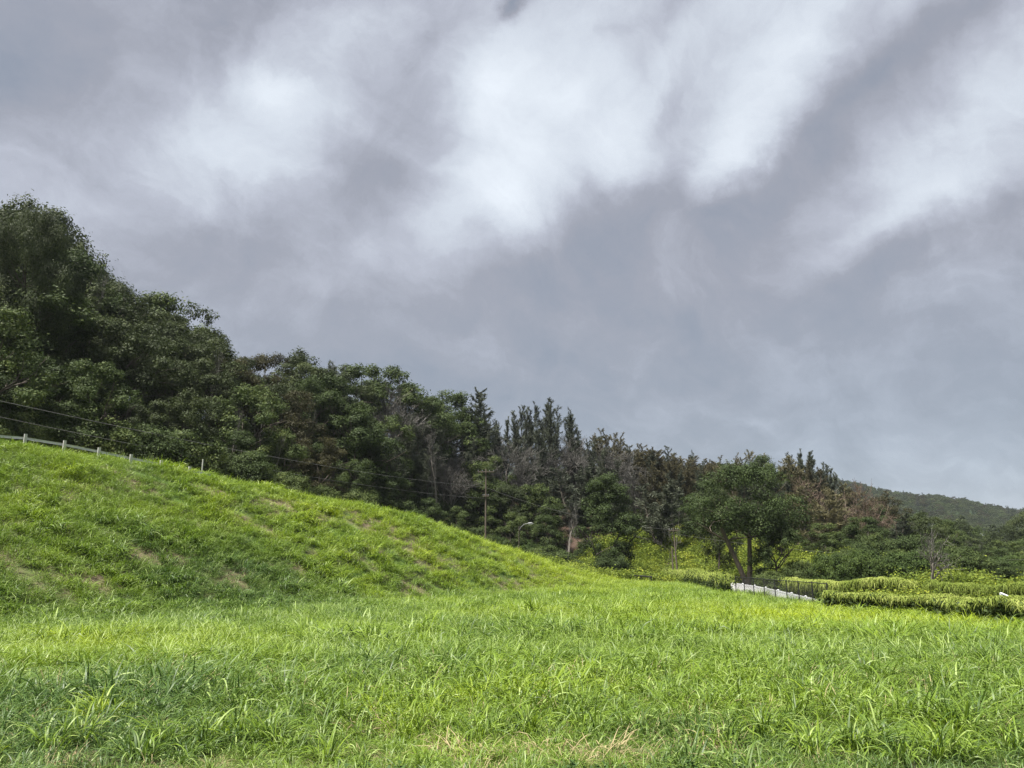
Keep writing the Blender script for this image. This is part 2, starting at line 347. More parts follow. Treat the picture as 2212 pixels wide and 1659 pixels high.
# ------------------------------------------------------------------ ground sheet (polar, finer near and across the view)
azs = np.concatenate([np.linspace(-180, -48, 34)[:-1], np.linspace(-48, 48, 300), np.linspace(48, 180, 34)[1:-1]])
rs = np.concatenate([[.3, 1, 2, 3], np.arange(3.8, 20, .45), np.arange(20, 130, .9), np.geomspace(131, 4000, 104)])
A_, R_ = np.meshgrid(np.radians(azs), rs); gx = (R_ * np.sin(A_)).ravel(); gy = (R_ * np.cos(A_)).ravel(); gzv = height(gx, gy)
na, nr = len(azs), len(rs); mb = MB()
i = (np.arange(nr - 1)[:, None] * na + np.arange(na)[None]).ravel(); j = (np.arange(nr - 1)[:, None] * na + (np.arange(na)[None] + 1) % na).ravel()
mb.add(np.stack([gx, gy, gzv], 1), np.stack([i, i + na, j + na, j], 1))
mb.add([(0, 0, 0)] + [(gx[k], gy[k], gzv[k]) for k in range(na)], [[0, k + 1, (k + 1) % na + 1] for k in range(na)])
me = mb.mesh('ground', M['ground'])
co = np.zeros(len(me.vertices) * 3, np.float32); me.vertices.foreach_get('co', co); co = co.reshape(-1, 3)
s_, Y_, ky_ = zone(co[:, 0], co[:, 1])
lit = np.clip((Y_ - ky_[:, 6] + 3) / 4, 0, 1) * np.clip((230 - Y_) / 40, 0, 1) * np.clip((.45 - s_) / .06, 0, 1)
vs = np.clip((s_ - .09) / .03, 0, 1) * np.clip((ky_[:, 7] + 2 - Y_) / 3, 0, 1); lit = lit * (1 - .85 * vs)
lawn = np.zeros(len(co))
for P, rx, ry in LAWNS: lawn = np.maximum(lawn, np.clip(1.6 - np.hypot((co[:, 0] - P[0]) / rx, (co[:, 1] - P[1]) / ry) * 1.3, 0, 1))
red = np.clip(1.5 - np.hypot((co[:, 0] - RED[0]) / 10, (co[:, 1] - RED[1] - 6) / 8), 0, 1)
for nm, arr in (('litter', lit), ('lawn', lawn), ('reddish', red)):
    at2 = me.attributes.new(nm, 'FLOAT', 'POINT'); at2.data.foreach_set('value', arr.astype(np.float32))
tag(link('ground', me), 'grassy field rising to an embankment with wooded hills beyond', 'ground', kind='structure')

# ------------------------------------------------------------------ scattering of stuff (instances on points)
def proto_coll(name, meshes):
    c = bpy.data.collections.new(name)
    for k, me_ in enumerate(meshes):
        o = bpy.data.objects.new('%s_%02d' % (name, k), me_); c.objects.link(o)
    return c
def scatter(name, P, rot, scl, idx, tint, coll, label, cat):
    me_ = bpy.data.meshes.new(name); n = len(P)
    me_.vertices.add(n); me_.vertices.foreach_set('co', np.asarray(P, np.float32).ravel())
    for nm, ty, arr in (('rot', 'FLOAT_VECTOR', rot), ('scl', 'FLOAT_VECTOR', scl), ('idx', 'INT', idx), ('tint', 'FLOAT', tint)):
        a = me_.attributes.new(nm, ty, 'POINT')
        a.data.foreach_set('vector' if ty == 'FLOAT_VECTOR' else 'value', np.asarray(arr, np.int32 if ty == 'INT' else np.float32).ravel())
    o = link(name, me_); tag(o, label, cat, kind='stuff')
    t = bpy.data.node_groups.new(name, 'GeometryNodeTree')
    t.interface.new_socket('Geometry', in_out='INPUT', socket_type='NodeSocketGeometry'); t.interface.new_socket('Geometry', in_out='OUTPUT', socket_type='NodeSocketGeometry')
    gi_, go = t.nodes.new('NodeGroupInput'), t.nodes.new('NodeGroupOutput'); ip = t.nodes.new('GeometryNodeInstanceOnPoints')
    ci = t.nodes.new('GeometryNodeCollectionInfo'); ci.inputs['Collection'].default_value = coll; ci.inputs['Separate Children'].default_value = True; ci.inputs['Reset Children'].default_value = True
    def na_(nm, ty):
        x = t.nodes.new('GeometryNodeInputNamedAttribute'); x.data_type = ty; x.inputs['Name'].default_value = nm; return x.outputs[0]
    er = t.nodes.new('FunctionNodeEulerToRotation'); L = t.links.new
    L(na_('rot', 'FLOAT_VECTOR'), er.inputs[0]); L(gi_.outputs[0], ip.inputs['Points']); L(ci.outputs[0], ip.inputs['Instance'])
    ip.inputs['Pick Instance'].default_value = True; L(na_('idx', 'INT'), ip.inputs['Instance Index']); L(er.outputs[0], ip.inputs['Rotation'])
    L(na_('scl', 'FLOAT_VECTOR'), ip.inputs['Scale']); L(ip.outputs[0], go.inputs[0])
    md = o.modifiers.new('scatter', 'NODES'); md.node_group = t
    return o

def blades(n, rad, L0, L1, w0, w1, lean0, lean1, droop, seg, rg, flop=0.0):
    """n arching grass blades -> MB; each blade a tapering ribbon with a crease"""
    mb = MB()
    r = rad * np.sqrt(rg.random(n)); a = rg.random(n) * 6.283; base = np.stack([r * np.cos(a), r * np.sin(a), np.full(n, -.04)], 1)
    az = a + rg.normal(0, 1.0, n); L = rg.uniform(L0, L1, n); W_ = rg.uniform(w0, w1, n) / 2
    th = rg.uniform(lean0, lean1, n); dr = rg.uniform(droop * .4, droop * 1.5, n)
    side = rg.normal(0, .35, n)
    P = np.zeros((n, seg + 1, 3)); P[:, 0] = base; Wd = np.zeros((n, seg + 1))
    S_ = np.zeros((n, seg + 1, 3)); cur = base.copy()
    kink = rg.random(n) < .35; kp = rg.integers(max(1, seg // 2), seg, n)
    for k in range(seg + 1):
        t = k / seg; an = th + dr * t ** 1.6 + np.where(kink & (k >= kp), rg.uniform(.5, 1.3, n) * .8, 0); aa = az + side * t
        d = np.stack([np.sin(an) * np.cos(aa), np.sin(an) * np.sin(aa), np.cos(an)], 1)
        if k: cur = cur + d * (L / seg)[:, None]
        cur[:, 2] = np.maximum(cur[:, 2], .01 + .02 * rg.random(n)) if k else cur[:, 2]
        P[:, k] = cur; Wd[:, k] = W_ * (min(1, .45 + 1.6 * t) * (1 - t ** 2.6) + .03)
        S_[:, k] = np.stack([-np.sin(aa), np.cos(aa), np.zeros(n)], 1)
    tw = rg.normal(0, .5, n)[:, None, None] * np.linspace(0, 1, seg + 1)[None, :, None]
    up = np.array([0, 0, 1.])
    side_v = S_ * np.cos(tw) + up * np.sin(tw)
    Lf = P - side_v * Wd[..., None]; Rt = P + side_v * Wd[..., None]
    V = np.stack([Lf, Rt], 2).reshape(n, -1, 3)          # per blade 2*(seg+1)
    f = np.array([[2 * k, 2 * k + 1, 2 * k + 3, 2 * k + 2] for k in range(seg)])
    F_ = (f[None] + (np.arange(n) * 2 * (seg + 1))[:, None, None]).reshape(-1, 4)
    mb.add(V.reshape(-1, 3), F_); return mb

def pts_in_view(n, y0, y1, smax, dens_pow=1.0):
    """random ground points in the wedge of view between depths y0 and y1"""
    Y = np.sqrt(rng.uniform(y0 ** 2, y1 ** 2, n)); s = rng.uniform(-smax, smax, n); return s * Y, Y

# --- colour and cover of the meadow, in world coordinates
BARE = []
for (x, y, r) in [(435, 1280, .9), (462, 1222, .8), (520, 1226, .8), (885, 1262, 1.2), (900, 1258, .8), (1062, 1284, .7), (180, 1228, 1.0), (300, 1190, .9),
                  (70, 1240, .9), (205, 1140, .7), (60, 1128, .7), (760, 1130, .9), (600, 1210, .8), (380, 1205, .7), (710, 1180, .6), (985, 1215, .6), (1310, 1262, .6),
                  (860, 1200, .6), (530, 1120, .6), (225, 1285, .7)]:
    P = ground_at(x * 1024 / 2212, y * 1024 / 2212, .15); BARE.append((P[0], P[1], r))
TINT = []
for (x, y, rx, k) in [(1250, 1225, 8, .2), (1000, 1150, 9, .2), (700, 1080, 7, .15), (1600, 1300, 9, .12), (1500, 1330, 6, .12), (1100, 1350, 6, -.30), (1250, 1300, 9, .06), (1750, 1330, 9, .25), (1950, 1340, 6, .22), (2120, 1400, 5, -.34), (1500, 1390, 5, .18), (2180, 1335, 6, -.2),
                      (700, 1350, 4, .05), (60, 1400, 3, .10), (300, 1385, 3, .08), (500, 1240, 4.5, -.34), (620, 1230, 3, -.25), (350, 1230, 3, -.25), (900, 1080, 12, .30),
                      (1150, 1210, 9, .32), (1300, 1245, 6, .28), (600, 1090, 7, .20), (200, 990, 5, .15), (330, 1030, 2.5, -.25), (850, 1180, 3, -.1), (1050, 1230, 2.5, -.2),
                      (1100, 1480, 1.2, .2), (950, 1500, 1.2, .2), (700, 1420, 1.2, -.12), (150, 1480, 1.6, -.2), (1500, 1560, 1, -.25), (1800, 1600, 1, -.15), (2000, 1560, 2, -.1), (1480, 1256, 5, -.28),
                      (900, 1255, 3, -.15), (100, 1290, 4, -.15)]:
    P = ground_at(x * 1024 / 2212, y * 1024 / 2212, .3); TINT.append((P[0], P[1], rx, k))
def meadow(x, y):
    bare = np.clip((6.15 - y + (fbm(x / 1.3, y / 1.3, 27, 3) - .5) * 2.4 - np.abs(x - .9) * .16) / .35, 0, 1) * (y < 9)
    wx = x + (fbm(x * 1.1, y * 1.1, 21, 3) - .5) * 1.6; wy = y + (fbm(x * 1.1 + 40, y * 1.1, 22, 3) - .5) * 1.6
    for bx, by, r in BARE: bare = np.maximum(bare, np.clip(1.5 - np.hypot((wx - bx) / (r * .85), (wy - by) / (r * .52)), 0, 1))
    tint = .42 - .13 * np.clip((17 - y) / 7, 0, 1) + (fbm(x / 5, y / 5, 31, 4) - .5) * .55 + (fbm(x / 1.1, y / 1.1, 33, 2) - .5) * .35
    for bx, by, r, k in TINT: tint = tint + (k if k > 0 else k * .7) * .85 * np.exp(-((x - bx) ** 2 + (y - by) ** 2) / (r * r))
    return bare, tint

def meadow_layer(name, n, y0, y1, smax, protos, s0, s1, label, keep_bare=.15, wind=.22, tuss=0):
    x, y = pts_in_view(n, y0, y1, smax); s, Y, ky = zone(x, y)
    ok = Y < ky[:, 4] + np.where(s < .14, 1.6, -.2)
    x, y, s = x[ok], y[ok], s[ok]; bare, tint = meadow(x, y)
    ok = rng.random(len(x)) > bare * (1 - keep_bare)
    if tuss:
        th = fbm(x / 1.7, y / 1.7, 71, 3); ok &= (th > tuss)
    x, y, tint = x[ok], y[ok], tint[ok]; n = len(x)
    hmap = .72 + .65 * fbm(x / 2.3, y / 2.3, 41, 3)
    near = np.clip((y - 5.6) / 4.5 + (fbm(x / .8, y / .8, 43, 2) - .5) * .9, .45, 1)
    sc = rng.uniform(s0, s1, n) * hmap * near
    rot = np.stack([rng.normal(0, .10, n), rng.normal(wind * .5, .12, n), rng.uniform(0, 6.283, n)], 1)
    P = np.stack([x, y, height(x, y)], 1)
    scatter(name, P, rot, np.stack([sc, sc, sc * rng.uniform(.85, 1.15, n)], 1), rng.integers(0, protos[1], n), tint, protos[0], label, 'grass')
def protoset(name, k, mat, *a):
    return proto_coll(name, [blades(*a[:1], *a[1:], np.random.default_rng(100 + i_)).mesh('%s%d' % (name, i_), mat) for i_ in range(k)]), k
g_near = protoset('near_tuft', 7, M['grass'], 34, .18, .36, .85, .013, .030, .05, 1.0, 1.9, 9)
g_fine = protoset('fine_tuft', 4, M['grass'], 50, .18, .22, .50, .006, .013, .1, 1.0, 1.3, 4)
g_mid = protoset('mid_tuft', 5, M['grass'], 46, .24, .35, .72, .011, .023, .1, .8, 1.4, 4)
g_far = protoset('far_tuft', 5, M['grass'], 64, .36, .36, .74, .014, .028, .1, .9, 1.5, 4)
g_big = protoset('tall_tuft', 4, M['grass'], 64, .20, .50, 1.15, .018, .036, .02, .70, 2.1, 10)
g_tus = protoset('tussock', 4, M['grass'], 70, .34, .5, 1.1, .024, .045, .1, .8, 1.9, 5)
g_dry = protoset('dry_tuft', 3, M['straw'], 50, .18, .25, .60, .007, .015, .4, 1.3, 1.0, 5)
meadow_layer('near_grass', 3600, 4.6, 15, .80, g_near, .60, .95, 'long green grass blades in the nearest part of the field')
meadow_layer('fine_grass', 3600, 4.6, 12, .80, g_fine, .8, 1.2, 'short fine grass between the long blades nearest the viewer')
meadow_layer('middle_grass', 17000, 14, 38, .78, g_mid, .60, 1.0, 'green grass covering the middle of the field and the lower slope')
meadow_layer('far_grass', 26000, 36, 78, .80, g_far, .55, .95, 'yellow green grass on the upper slope and far end of the field')
meadow_layer('tussock_grass', 9000, 18, 60, .78, g_tus, .50, .95, 'taller darker grass tussocks scattered over the slope', tuss=.55)
meadow_layer('dry_grass', 900, 4.8, 14, .75, g_dry, .5, .9, 'dry straw coloured blades mixed into the near grass', keep_bare=1)
# tall clumps near the viewer
def clumpset(name, spots, protos, s0, s1, label, tints=None):
    P = []; 
    for (x, y, n, r) in spots:
        c = ground_at(x * 1024 / 2212, y * 1024 / 2212, .0, 3)
        for k in range(n): a = rng.random() * 6.28; q_ = r * math.sqrt(rng.random()); P.append((c[0] + q_ * math.cos(a), c[1] + q_ * math.sin(a)))
    P = np.array(P); n = len(P); sc = rng.uniform(s0, s1, n)
    scatter(name, np.stack([P[:, 0], P[:, 1], height(P[:, 0], P[:, 1])], 1), np.stack([rng.normal(0, .1, n), rng.normal(0, .1, n), rng.uniform(0, 6.28, n)], 1),
            np.stack([sc] * 3, 1), rng.integers(0, protos[1], n), rng.normal(.42, .12, n), protos[0], label, 'grass')
clumpset('tall_grass', [(1860, 1625, 3, .14), (1770, 1640, 2, .14), (1650, 1600, 2, .15), (1720, 1570, 2, .2), (2080, 1650, 2, .2), (1400, 1600, 1, .2), (1250, 1590, 2, .3),
                        (2180, 1640, 2, .3), (60, 1640, 3, .5), (300, 1630, 3, .5), (650, 1640, 2, .4), (2000, 1500, 3, .5), (1650, 1420, 3, .5), (1180, 1500, 2, .4),
                        (400, 1500, 3, .6), (1950, 1640, 4, .4), (1560, 1620, 3, .3), (2150, 1560, 4, .5), (1780, 1520, 3, .5), (1300, 1540, 3, .5), (1050, 1590, 3, .5), (860, 1560, 3, .5), (500, 1600, 4, .6), (180, 1560, 4, .6), (1420, 1470, 3, .5), (1900, 1420, 3, .6)], g_big, .42, .62, 'tall broad bladed grass clumps arching at the near edge')
clumpset('fence_line_grass', [(1800 + k * 21, 1304 + k * .9 + (k % 3) * 3, 3, .9) for k in range(21)], g_tus, .55, .95, 'darker uncut grass along the foot of the nearest hedge')
# low broad leaved weeds and straw on the bare soil at the bottom edge
def leaf_sprig(n, rad, h, ls, rg, mat):
    mb = MB(); r = rad * np.sqrt(rg.random(n)); a = rg.random(n) * 6.283
    c = np.stack([r * np.cos(a), r * np.sin(a), h * (.25 + .75 * rg.random(n)) * np.clip(1.2 - r / rad, .3, 1)], 1)
    nrm = rg.normal(0, .5, (n, 3)) + [0, 0, 1]; mb.quads(leaf_quads(c, nrm, ls * rg.uniform(.6, 1.3, n), rg, .9)); return mb
def leaf_quads(c, nrm, size, rg, asp=.55):
    n = len(c); nrm = nrm / (np.linalg.norm(nrm, axis=1)[:, None] + 1e-9); t = rg.normal(0, 1, (n, 3)); t -= nrm * (t * nrm).sum(1)[:, None]
    t /= np.linalg.norm(t, axis=1)[:, None] + 1e-9; b = np.cross(nrm, t); size = np.broadcast_to(size, (n,))[:, None]
    a_, b_ = t * size * .5, b * size * .5 * asp
    return np.stack([c - a_, c + b_ - a_ * .1, c + a_, c - b_ - a_ * .1], 1)
weeds = proto_coll('weed_sprig', [leaf_sprig(130, .22, .16, .045, np.random.default_rng(5 + k), None).mesh('weed%d' % k, M['weed']) for k in range(3)])
n = 900; x = rng.uniform(-3.6, 4.8, n); y = 4.9 + rng.random(n) ** 1.3 * 1.9; k_ = (fbm(x / .9, y / .9, 61, 2) > .46) & ((x > -1.6) | (y < 5.6)) & (np.abs(x - 2.6) > .5); x, y = x[k_], y[k_]; n = len(x)
scatter('ground_weeds', np.stack([x, y, height(x, y)], 1), np.stack([np.zeros(n), np.zeros(n), rng.uniform(0, 6.28, n)], 1), np.stack([rng.uniform(.6, 1.2, n)] * 3, 1), rng.integers(0, 3, n),
        np.zeros(n), weeds, 'low round leaved weeds along the bare edge of the field', 'weeds')
clumpset('dead_grass', [(1500, 1600, 4, .25), (1480, 1640, 5, .35), (1540, 1625, 3, .2), (1100, 1655, 6, .5), (1000, 1560, 3, .3), (1200, 1655, 5, .5), (800, 1600, 3, .3), (930, 1640, 3, .3), (1330, 1655, 4, .3)], g_dry, .5, .8,
         'dead straw coloured grass lying by the bare soil')

# ------------------------------------------------------------------ tree makers
def limb(p0, d0, L, rg, n=6, wob=.18, up=.0):
    P = [np.array(p0, float)]; d = np.array(d0, float); d /= np.linalg.norm(d)
    for k in range(n): d = d + rg.normal(0, wob, 3) + [0, 0, up]; d /= np.linalg.norm(d); P.append(P[-1] + d * L / n)
    return np.array(P)
def blobs_to_leaves(C, rad, per, leaf, rg, clumps=26, cr=.42, updir=.5, asp=.55):
    """leaf clumps over the upper shells of the crown lobes"""
    out = MB(); cc_ = []; nn = []
    for c, r in zip(C, rad):
        d = rg.normal(0, 1, (clumps, 3)); d[:, 2] += .35; d /= np.linalg.norm(d, axis=1)[:, None]
        rr = r * rg.uniform(.62, 1.08, clumps)[:, None]
        cc_.append(c + d * rr * [1, 1, .8]); nn.append(d)
    cc_ = np.vstack(cc_); nn = np.vstack(nn); n = len(cc_)
    q_ = rg.normal(0, 1, (n, per, 3)) * [1, 1, .62] * (cr * rg.uniform(.6, 1.3, n))[:, None, None] * .6
    c = (cc_[:, None] + q_).reshape(-1, 3)
    nm = (nn[:, None] * .7 + q_ * 1.2 + rg.normal(0, .45, (n, per, 3)) + [0, 0, updir]).reshape(-1, 3)
    out.quads(leaf_quads(c, nm, leaf * rg.uniform(.6, 1.35, len(c)), rg, asp)); return out
def broad(seed, H=10, Wd=8, trunk=.28, lobes=20, leaf=.30, per=16, clumps=26, lean=0, stems=1, low=.3, r0=.22, flat=1.0, open_=1.0):
    rg = np.random.default_rng(seed); tm = MB(); C = []; rad = []
    tips = []
    for s in range(stems):
        a = rg.random() * 6.28; p = np.array([.25 * s * math.cos(a), .25 * s * math.sin(a), -.4]); d = np.array([lean + (.28 if stems > 1 else .1) * math.cos(a + s * 3.1), .2 * math.sin(a + s * 3), 1])
        tr = limb(p, d, H * trunk * 1.25 + .4, rg, 5, .07, .05); tm.tube(tr, np.linspace(r0, r0 * .6, len(tr)), 8)
        for k in range(6 if stems == 1 else 4):
            a = k * 6.283 / (6 if stems == 1 else 4) + rg.random(); el = rg.uniform(.5, 1.4)
            li = limb(tr[-1 - k % 2], (math.cos(a), math.sin(a), el), H * (1 - trunk) * rg.uniform(.5, .8), rg, 6, .2, .05)
            tm.tube(li, np.linspace(r0 * .42, r0 * .1, len(li)), 5); tips.append(li[-1]); tips.append(li[3])
            for b in range(3):
                a2 = a + rg.normal(0, .9); l2 = limb(li[2 + b], (math.cos(a2), math.sin(a2), rg.uniform(.1, 1.2)), H * .22, rg, 4, .25, .05)
                tm.tube(l2, np.linspace(r0 * .16, r0 * .05, len(l2)), 4); tips.append(l2[-1])
    top = tr[-1]
    for k in range(lobes):
        z = low + (1 - low) * rg.random() ** .85; prof = math.sin(min(1, (z - low) / (1 - low) * .80 + .16) * math.pi) ** .55
        a = k * 2.399 + rg.normal(0, .4); q_ = Wd / 2 * prof * rg.uniform(.35, .92); r = rg.uniform(.75, 1.25) * Wd * .14 * open_
        C.append((top[0] * .6 + q_ * math.cos(a), top[1] * .6 + q_ * math.sin(a), H * z * flat - r * .6)); rad.append(r)
    C = np.array(C); C[:, 2] = np.minimum(C[:, 2], H - np.array(rad))
    return tm, blobs_to_leaves(C, rad, per, leaf, rg, clumps, .42 * Wd / 8)
def strips(P, D, L, w, rg):
    n = len(P); D = D / (np.linalg.norm(D, axis=1)[:, None] + 1e-9); s = np.cross(D, rg.normal(0, 1, (n, 3))); s /= np.linalg.norm(s, axis=1)[:, None] + 1e-9
    L = np.broadcast_to(L, (n,))[:, None]; e = P + D * L; e[:, 2] -= .18 * L[:, 0]
    return np.stack([P - s * w * .5, P + s * w * .5, e + s * w * .25, e - s * w * .25], 1)
def spire(seed, H=11, Wd=5, tops=3, low=.18, br=70, dens=26, L=.55, w=.045, up=.9, lean=.06, spread=1.0):
    """feathery she-oak: ascending branches clothed in thin drooping needle sprays"""
    rg = np.random.default_rng(seed); tm = MB(); lv = MB()
    for s in range(tops):
        a = rg.random() * 6.28; hh = H * (1 if s == 0 else rg.uniform(.7, .96)); r_ = 0 if s == 0 else Wd * .18
        tr = limb((0, 0, -.4), (r_ * math.cos(a) / hh * 1.6, r_ * math.sin(a) / hh * 1.6, 1), hh, rg, 9, .035, .02)
        tr[:, 2] *= hh / tr[-1, 2]; tm.tube(tr, np.linspace(.13, .010, len(tr)), 6)
        nl = 150; tq = .72 + .28 * rg.random(nl) ** .8; qq = tq * (len(tr) - 1); iq = np.minimum(qq.astype(int), len(tr) - 2); pl = tr[iq] + (tr[iq + 1] - tr[iq]) * (qq - iq)[:, None]
        lv.quads(strips(pl + rg.normal(0, .06, (nl, 3)), rg.normal(0, .55, (nl, 3)) + [0, 0, .9], (.16 + (1 - tq) * 1.3) * rg.uniform(.5, 1.2, nl), w * .7, rg))
        for k in range(br // tops):
            t = low + (1 - low) * rg.random() ** .9; q_ = t * (len(tr) - 1); i0 = min(int(q_), len(tr) - 2); p = tr[i0] * (1 - q_ + i0) + tr[i0 + 1] * (q_ - i0)
            a = rg.random() * 6.28; ln = Wd * .5 * spread * (1 - t * .86) ** .8 * rg.uniform(.5, 1.15) + .10
            li = limb(p, (math.cos(a), math.sin(a), up * rg.uniform(.5, 1.6)), ln, rg, 5, .12, .10)
            tm.tube(li, np.linspace(.03, .008, len(li)), 3, cap=False)
            m_2 = int(dens * (.5 + ln / 1.6)); tt = rg.random(m_2) ** .7 * (len(li) - 1); i1 = np.minimum(tt.astype(int), len(li) - 2)
            pp = li[i1] + (li[i1 + 1] - li[i1]) * (tt - i1)[:, None] + rg.normal(0, .10 * (1.2 - t), (m_2, 3))
            dd = (li[i1 + 1] - li[i1]); dd /= np.linalg.norm(dd, axis=1)[:, None]; dd = dd * .8 + rg.normal(0, .55, (m_2, 3)) + [0, 0, .15]
            lv.quads(strips(pp, dd, L * (1 - .55 * t) * rg.uniform(.5, 1.3, m_2), w, rg))
    return tm, lv
def bare(seed, H=9, lv=4, spread=.7, r0=.15, kids=4, stems=1, droop=0):
    rg = np.random.default_rng(seed); tm = MB(); tw = MB()
    def grow(p, d, L, r, depth):
        n = 5 if depth > 1 else 3; li = limb(p, d, L, rg, n, .14 + .04 * (lv - depth), .05 - droop)
        (tm if depth >= lv - 1 else tw).tube(li, np.maximum(np.linspace(r, r * .45, len(li)), .014), 6 if depth >= lv - 1 else 3, cap=depth >= lv - 1)
        if depth == 0: return
        for k in range(kids + (depth == 1) * 2):
            t = rg.integers(max(1, n // 2), n + 1); dd = (li[-1] - li[0]) / L; a = rg.normal(0, spread, 3) + dd; grow(li[t], a, L * rg.uniform(.5, .78), r * .46, depth - 1)
    for s in range(stems): grow((rg.normal(0, .3) * (stems > 1), rg.normal(0, .3) * (stems > 1), -.3), (rg.normal(0, .18), rg.normal(0, .18), 1), H * .42, r0, lv)
    return tm, tw
def bush(seed, H=3, Wd=4, leaf=.22, lobes=14, clumps=20, per=16):
    rg = np.random.default_rng(seed); tm = MB(); C = []; rad = []
    for k in range(6): a = k + rg.random(); tm.tube(limb((0, 0, -.3), (math.cos(a) * .8, math.sin(a) * .8, 1), H * .8, rg, 5, .15), np.linspace(.06, .015, 6), 5)
    for k in range(lobes):
        a = k * 2.399; q_ = Wd / 2 * math.sqrt((k + .5) / lobes) * .8; r = rg.uniform(.7, 1.2) * Wd * .17; zt = H * math.sqrt(max(.12, 1 - (q_ / (Wd / 2)) ** 2)) * rg.uniform(.6, 1) - r * .6
        C.append((q_ * math.cos(a), q_ * math.sin(a), max(.25, zt))); rad.append(r)
        C.append((q_ * math.cos(a), q_ * math.sin(a), max(.2, zt * .45))); rad.append(r)
    return tm, blobs_to_leaves(np.array(C), rad, per, leaf, rg, clumps, .3, asp=.6)

# ---- one mesh pair per variant; kind -> list of (trunk mesh, crown mesh, nominal height, nominal width)
LIB = {}
def reg(kind, pair, H, Wd, bark, leafm, part='crown'):
    V = np.vstack(pair[0].v + pair[1].v); H = float(np.percentile(np.vstack(pair[1].v)[:, 2], 99.5)); V = V[V[:, 2] > H * .25]; Wd = float(2 * np.percentile(np.hypot(V[:, 0], V[:, 1]), 96))
    LIB.setdefault(kind, []).append((pair[0].mesh(kind + '_trunk', M[bark]), pair[1].mesh(kind + '_' + part, M[leafm], False), H, Wd, part))
for k in range(4): reg('dark_broadleaf', broad(200 + k, 10, 8, lobes=36, leaf=.19, per=26, clumps=20, open_=.72, trunk=.34, low=.24), 10, 8, 'bark', 'leaf_dark')
for k in range(4): reg('green_broadleaf', broad(220 + k, 9, 7.5, lobes=34, leaf=.19, per=26, clumps=20, low=.18, open_=.72), 9, 7.5, 'bark', 'leaf_mid')
for k in range(3): reg('olive_broadleaf', broad(240 + k, 10, 7.5, lobes=32, leaf=.17, per=26, clumps=19, low=.25, open_=.7), 10, 7.5, 'bark', 'leaf_olive')
for k in range(2): reg('open_broadleaf', broad(260 + k, 11, 7, lobes=15, leaf=.20, per=20, clumps=20, low=.3, open_=.8), 11, 7, 'bark', 'leaf_dark')
for k in range(4): reg('grey_sheoak', spire(300 + k, 11, 5.6, tops=4, br=130, dens=44, w=.06), 11, 5.2, 'bark', 'needle')
for k in range(2): reg('spiky_sheoak', spire(310 + k, 12, 5.0, tops=6, br=190, dens=40, up=1.5, w=.055), 12, 3.8, 'bark', 'needle')
for k in range(3): reg('brown_sheoak', spire(320 + k, 10, 6, tops=5, br=150, dens=46, up=.7, L=.55, w=.06), 10, 6, 'bark', 'needle_brown')
for k in range(2): reg('tan_sheoak', spire(330 + k, 10, 6, tops=4, br=130, dens=46, up=.6, L=.6, w=.06), 10, 6, 'bark_pale', 'needle_tan')
for k in range(4): reg('bare_tree', bare(340 + k, 9, 4, .42, .13, 5, 3), 9, 5.5, 'bark_pale', 'twig', 'branches')
for k in range(2): reg('brown_bare_tree', bare(350 + k, 9, 4, .75, .16, 5, 1), 8.5, 8, 'bark', 'twig_brown', 'branches')
for k in range(3): reg('green_bush', bush(360 + k, 3, 4, leaf=.12, per=40, lobes=16), 3, 4, 'bark', 'leaf_bright')
for k in range(3): reg('dark_bush', bush(370 + k, 3, 4, leaf=.12, per=40, lobes=16), 3, 4, 'bark', 'leaf_mid')
for k in range(2): reg('slim_bare_tree', bare(390 + k, 9, 4, .38, .12, 3, 1), 9, 4, 'bark_pale', 'twig', 'branches')
reg('forked_bare_tree', bare(395, 9, 3, .6, .24, 5, 1), 9, 6, 'bark_pale', 'twig', 'branches')
reg('big_tree', broad(400, 17, 17, trunk=.34, lobes=60, leaf=.20, per=30, clumps=46, low=.34, r0=.5, open_=.62), 17, 17, 'bark', 'leaf_dark')
reg('twin_trunk_tree', broad(411, 11.5, 10.5, trunk=.42, lobes=52, leaf=.17, per=28, clumps=26, stems=2, low=.46, r0=.25, open_=.66), 11.5, 10.5, 'pole', 'leaf_mid')
reg('rounded_tree', broad(420, 12, 7, trunk=.14, lobes=56, leaf=.17, per=26, clumps=26, low=.06, r0=.3, open_=.8), 12, 7, 'bark', 'leaf_mid')
reg('tufted_pine', spire(430, 12, 6.5, tops=1, br=80, dens=60, up=.55, L=.5, w=.06), 12, 6.5, 'bark', 'needle')
reg('columnar_tree', bush(440, 12, 3.2, .35, 30, 26, 14), 12, 3.2, 'bark', 'leaf_dark')
used = set(); TREES = []
def put(kind, u, Y, vtop=None, wpx=None, H=None, variant=None, name=None, x=None, cat='tree', group=None, label=None, row=None):
    if x is None: x = S(u, 500 if vtop is None else max(430, vtop)) * Y
    z = gz(x, Y); L = LIB[kind]; vi = int(rng.integers(len(L))) if variant is None else variant
    tr, cr, H0, W0, part = L[vi]
    if H is None: H = max(1.2, CZ + T(vtop) * Y - z)
    w = (wpx / F * Y) if wpx else W0 * (H / H0) * float(rng.uniform(.9, 1.15))
    rt = bpy.data.objects.new(name or kind, None); COL.objects.link(rt); rt.location = (x, Y, z - .15)
    rt.rotation_euler = (0, 0, float(rng.uniform(0, 6.28))); rt.scale = (w / W0, w / W0, H / H0)
    t = link('trunk', tr, rt); c = link(part, cr, rt)
    TREES.append(dict(o=rt, kind=kind, u=512 + x / Y * 798, Y=Y, H=H, row=row, label=label, cat=cat, group=group)); return rt
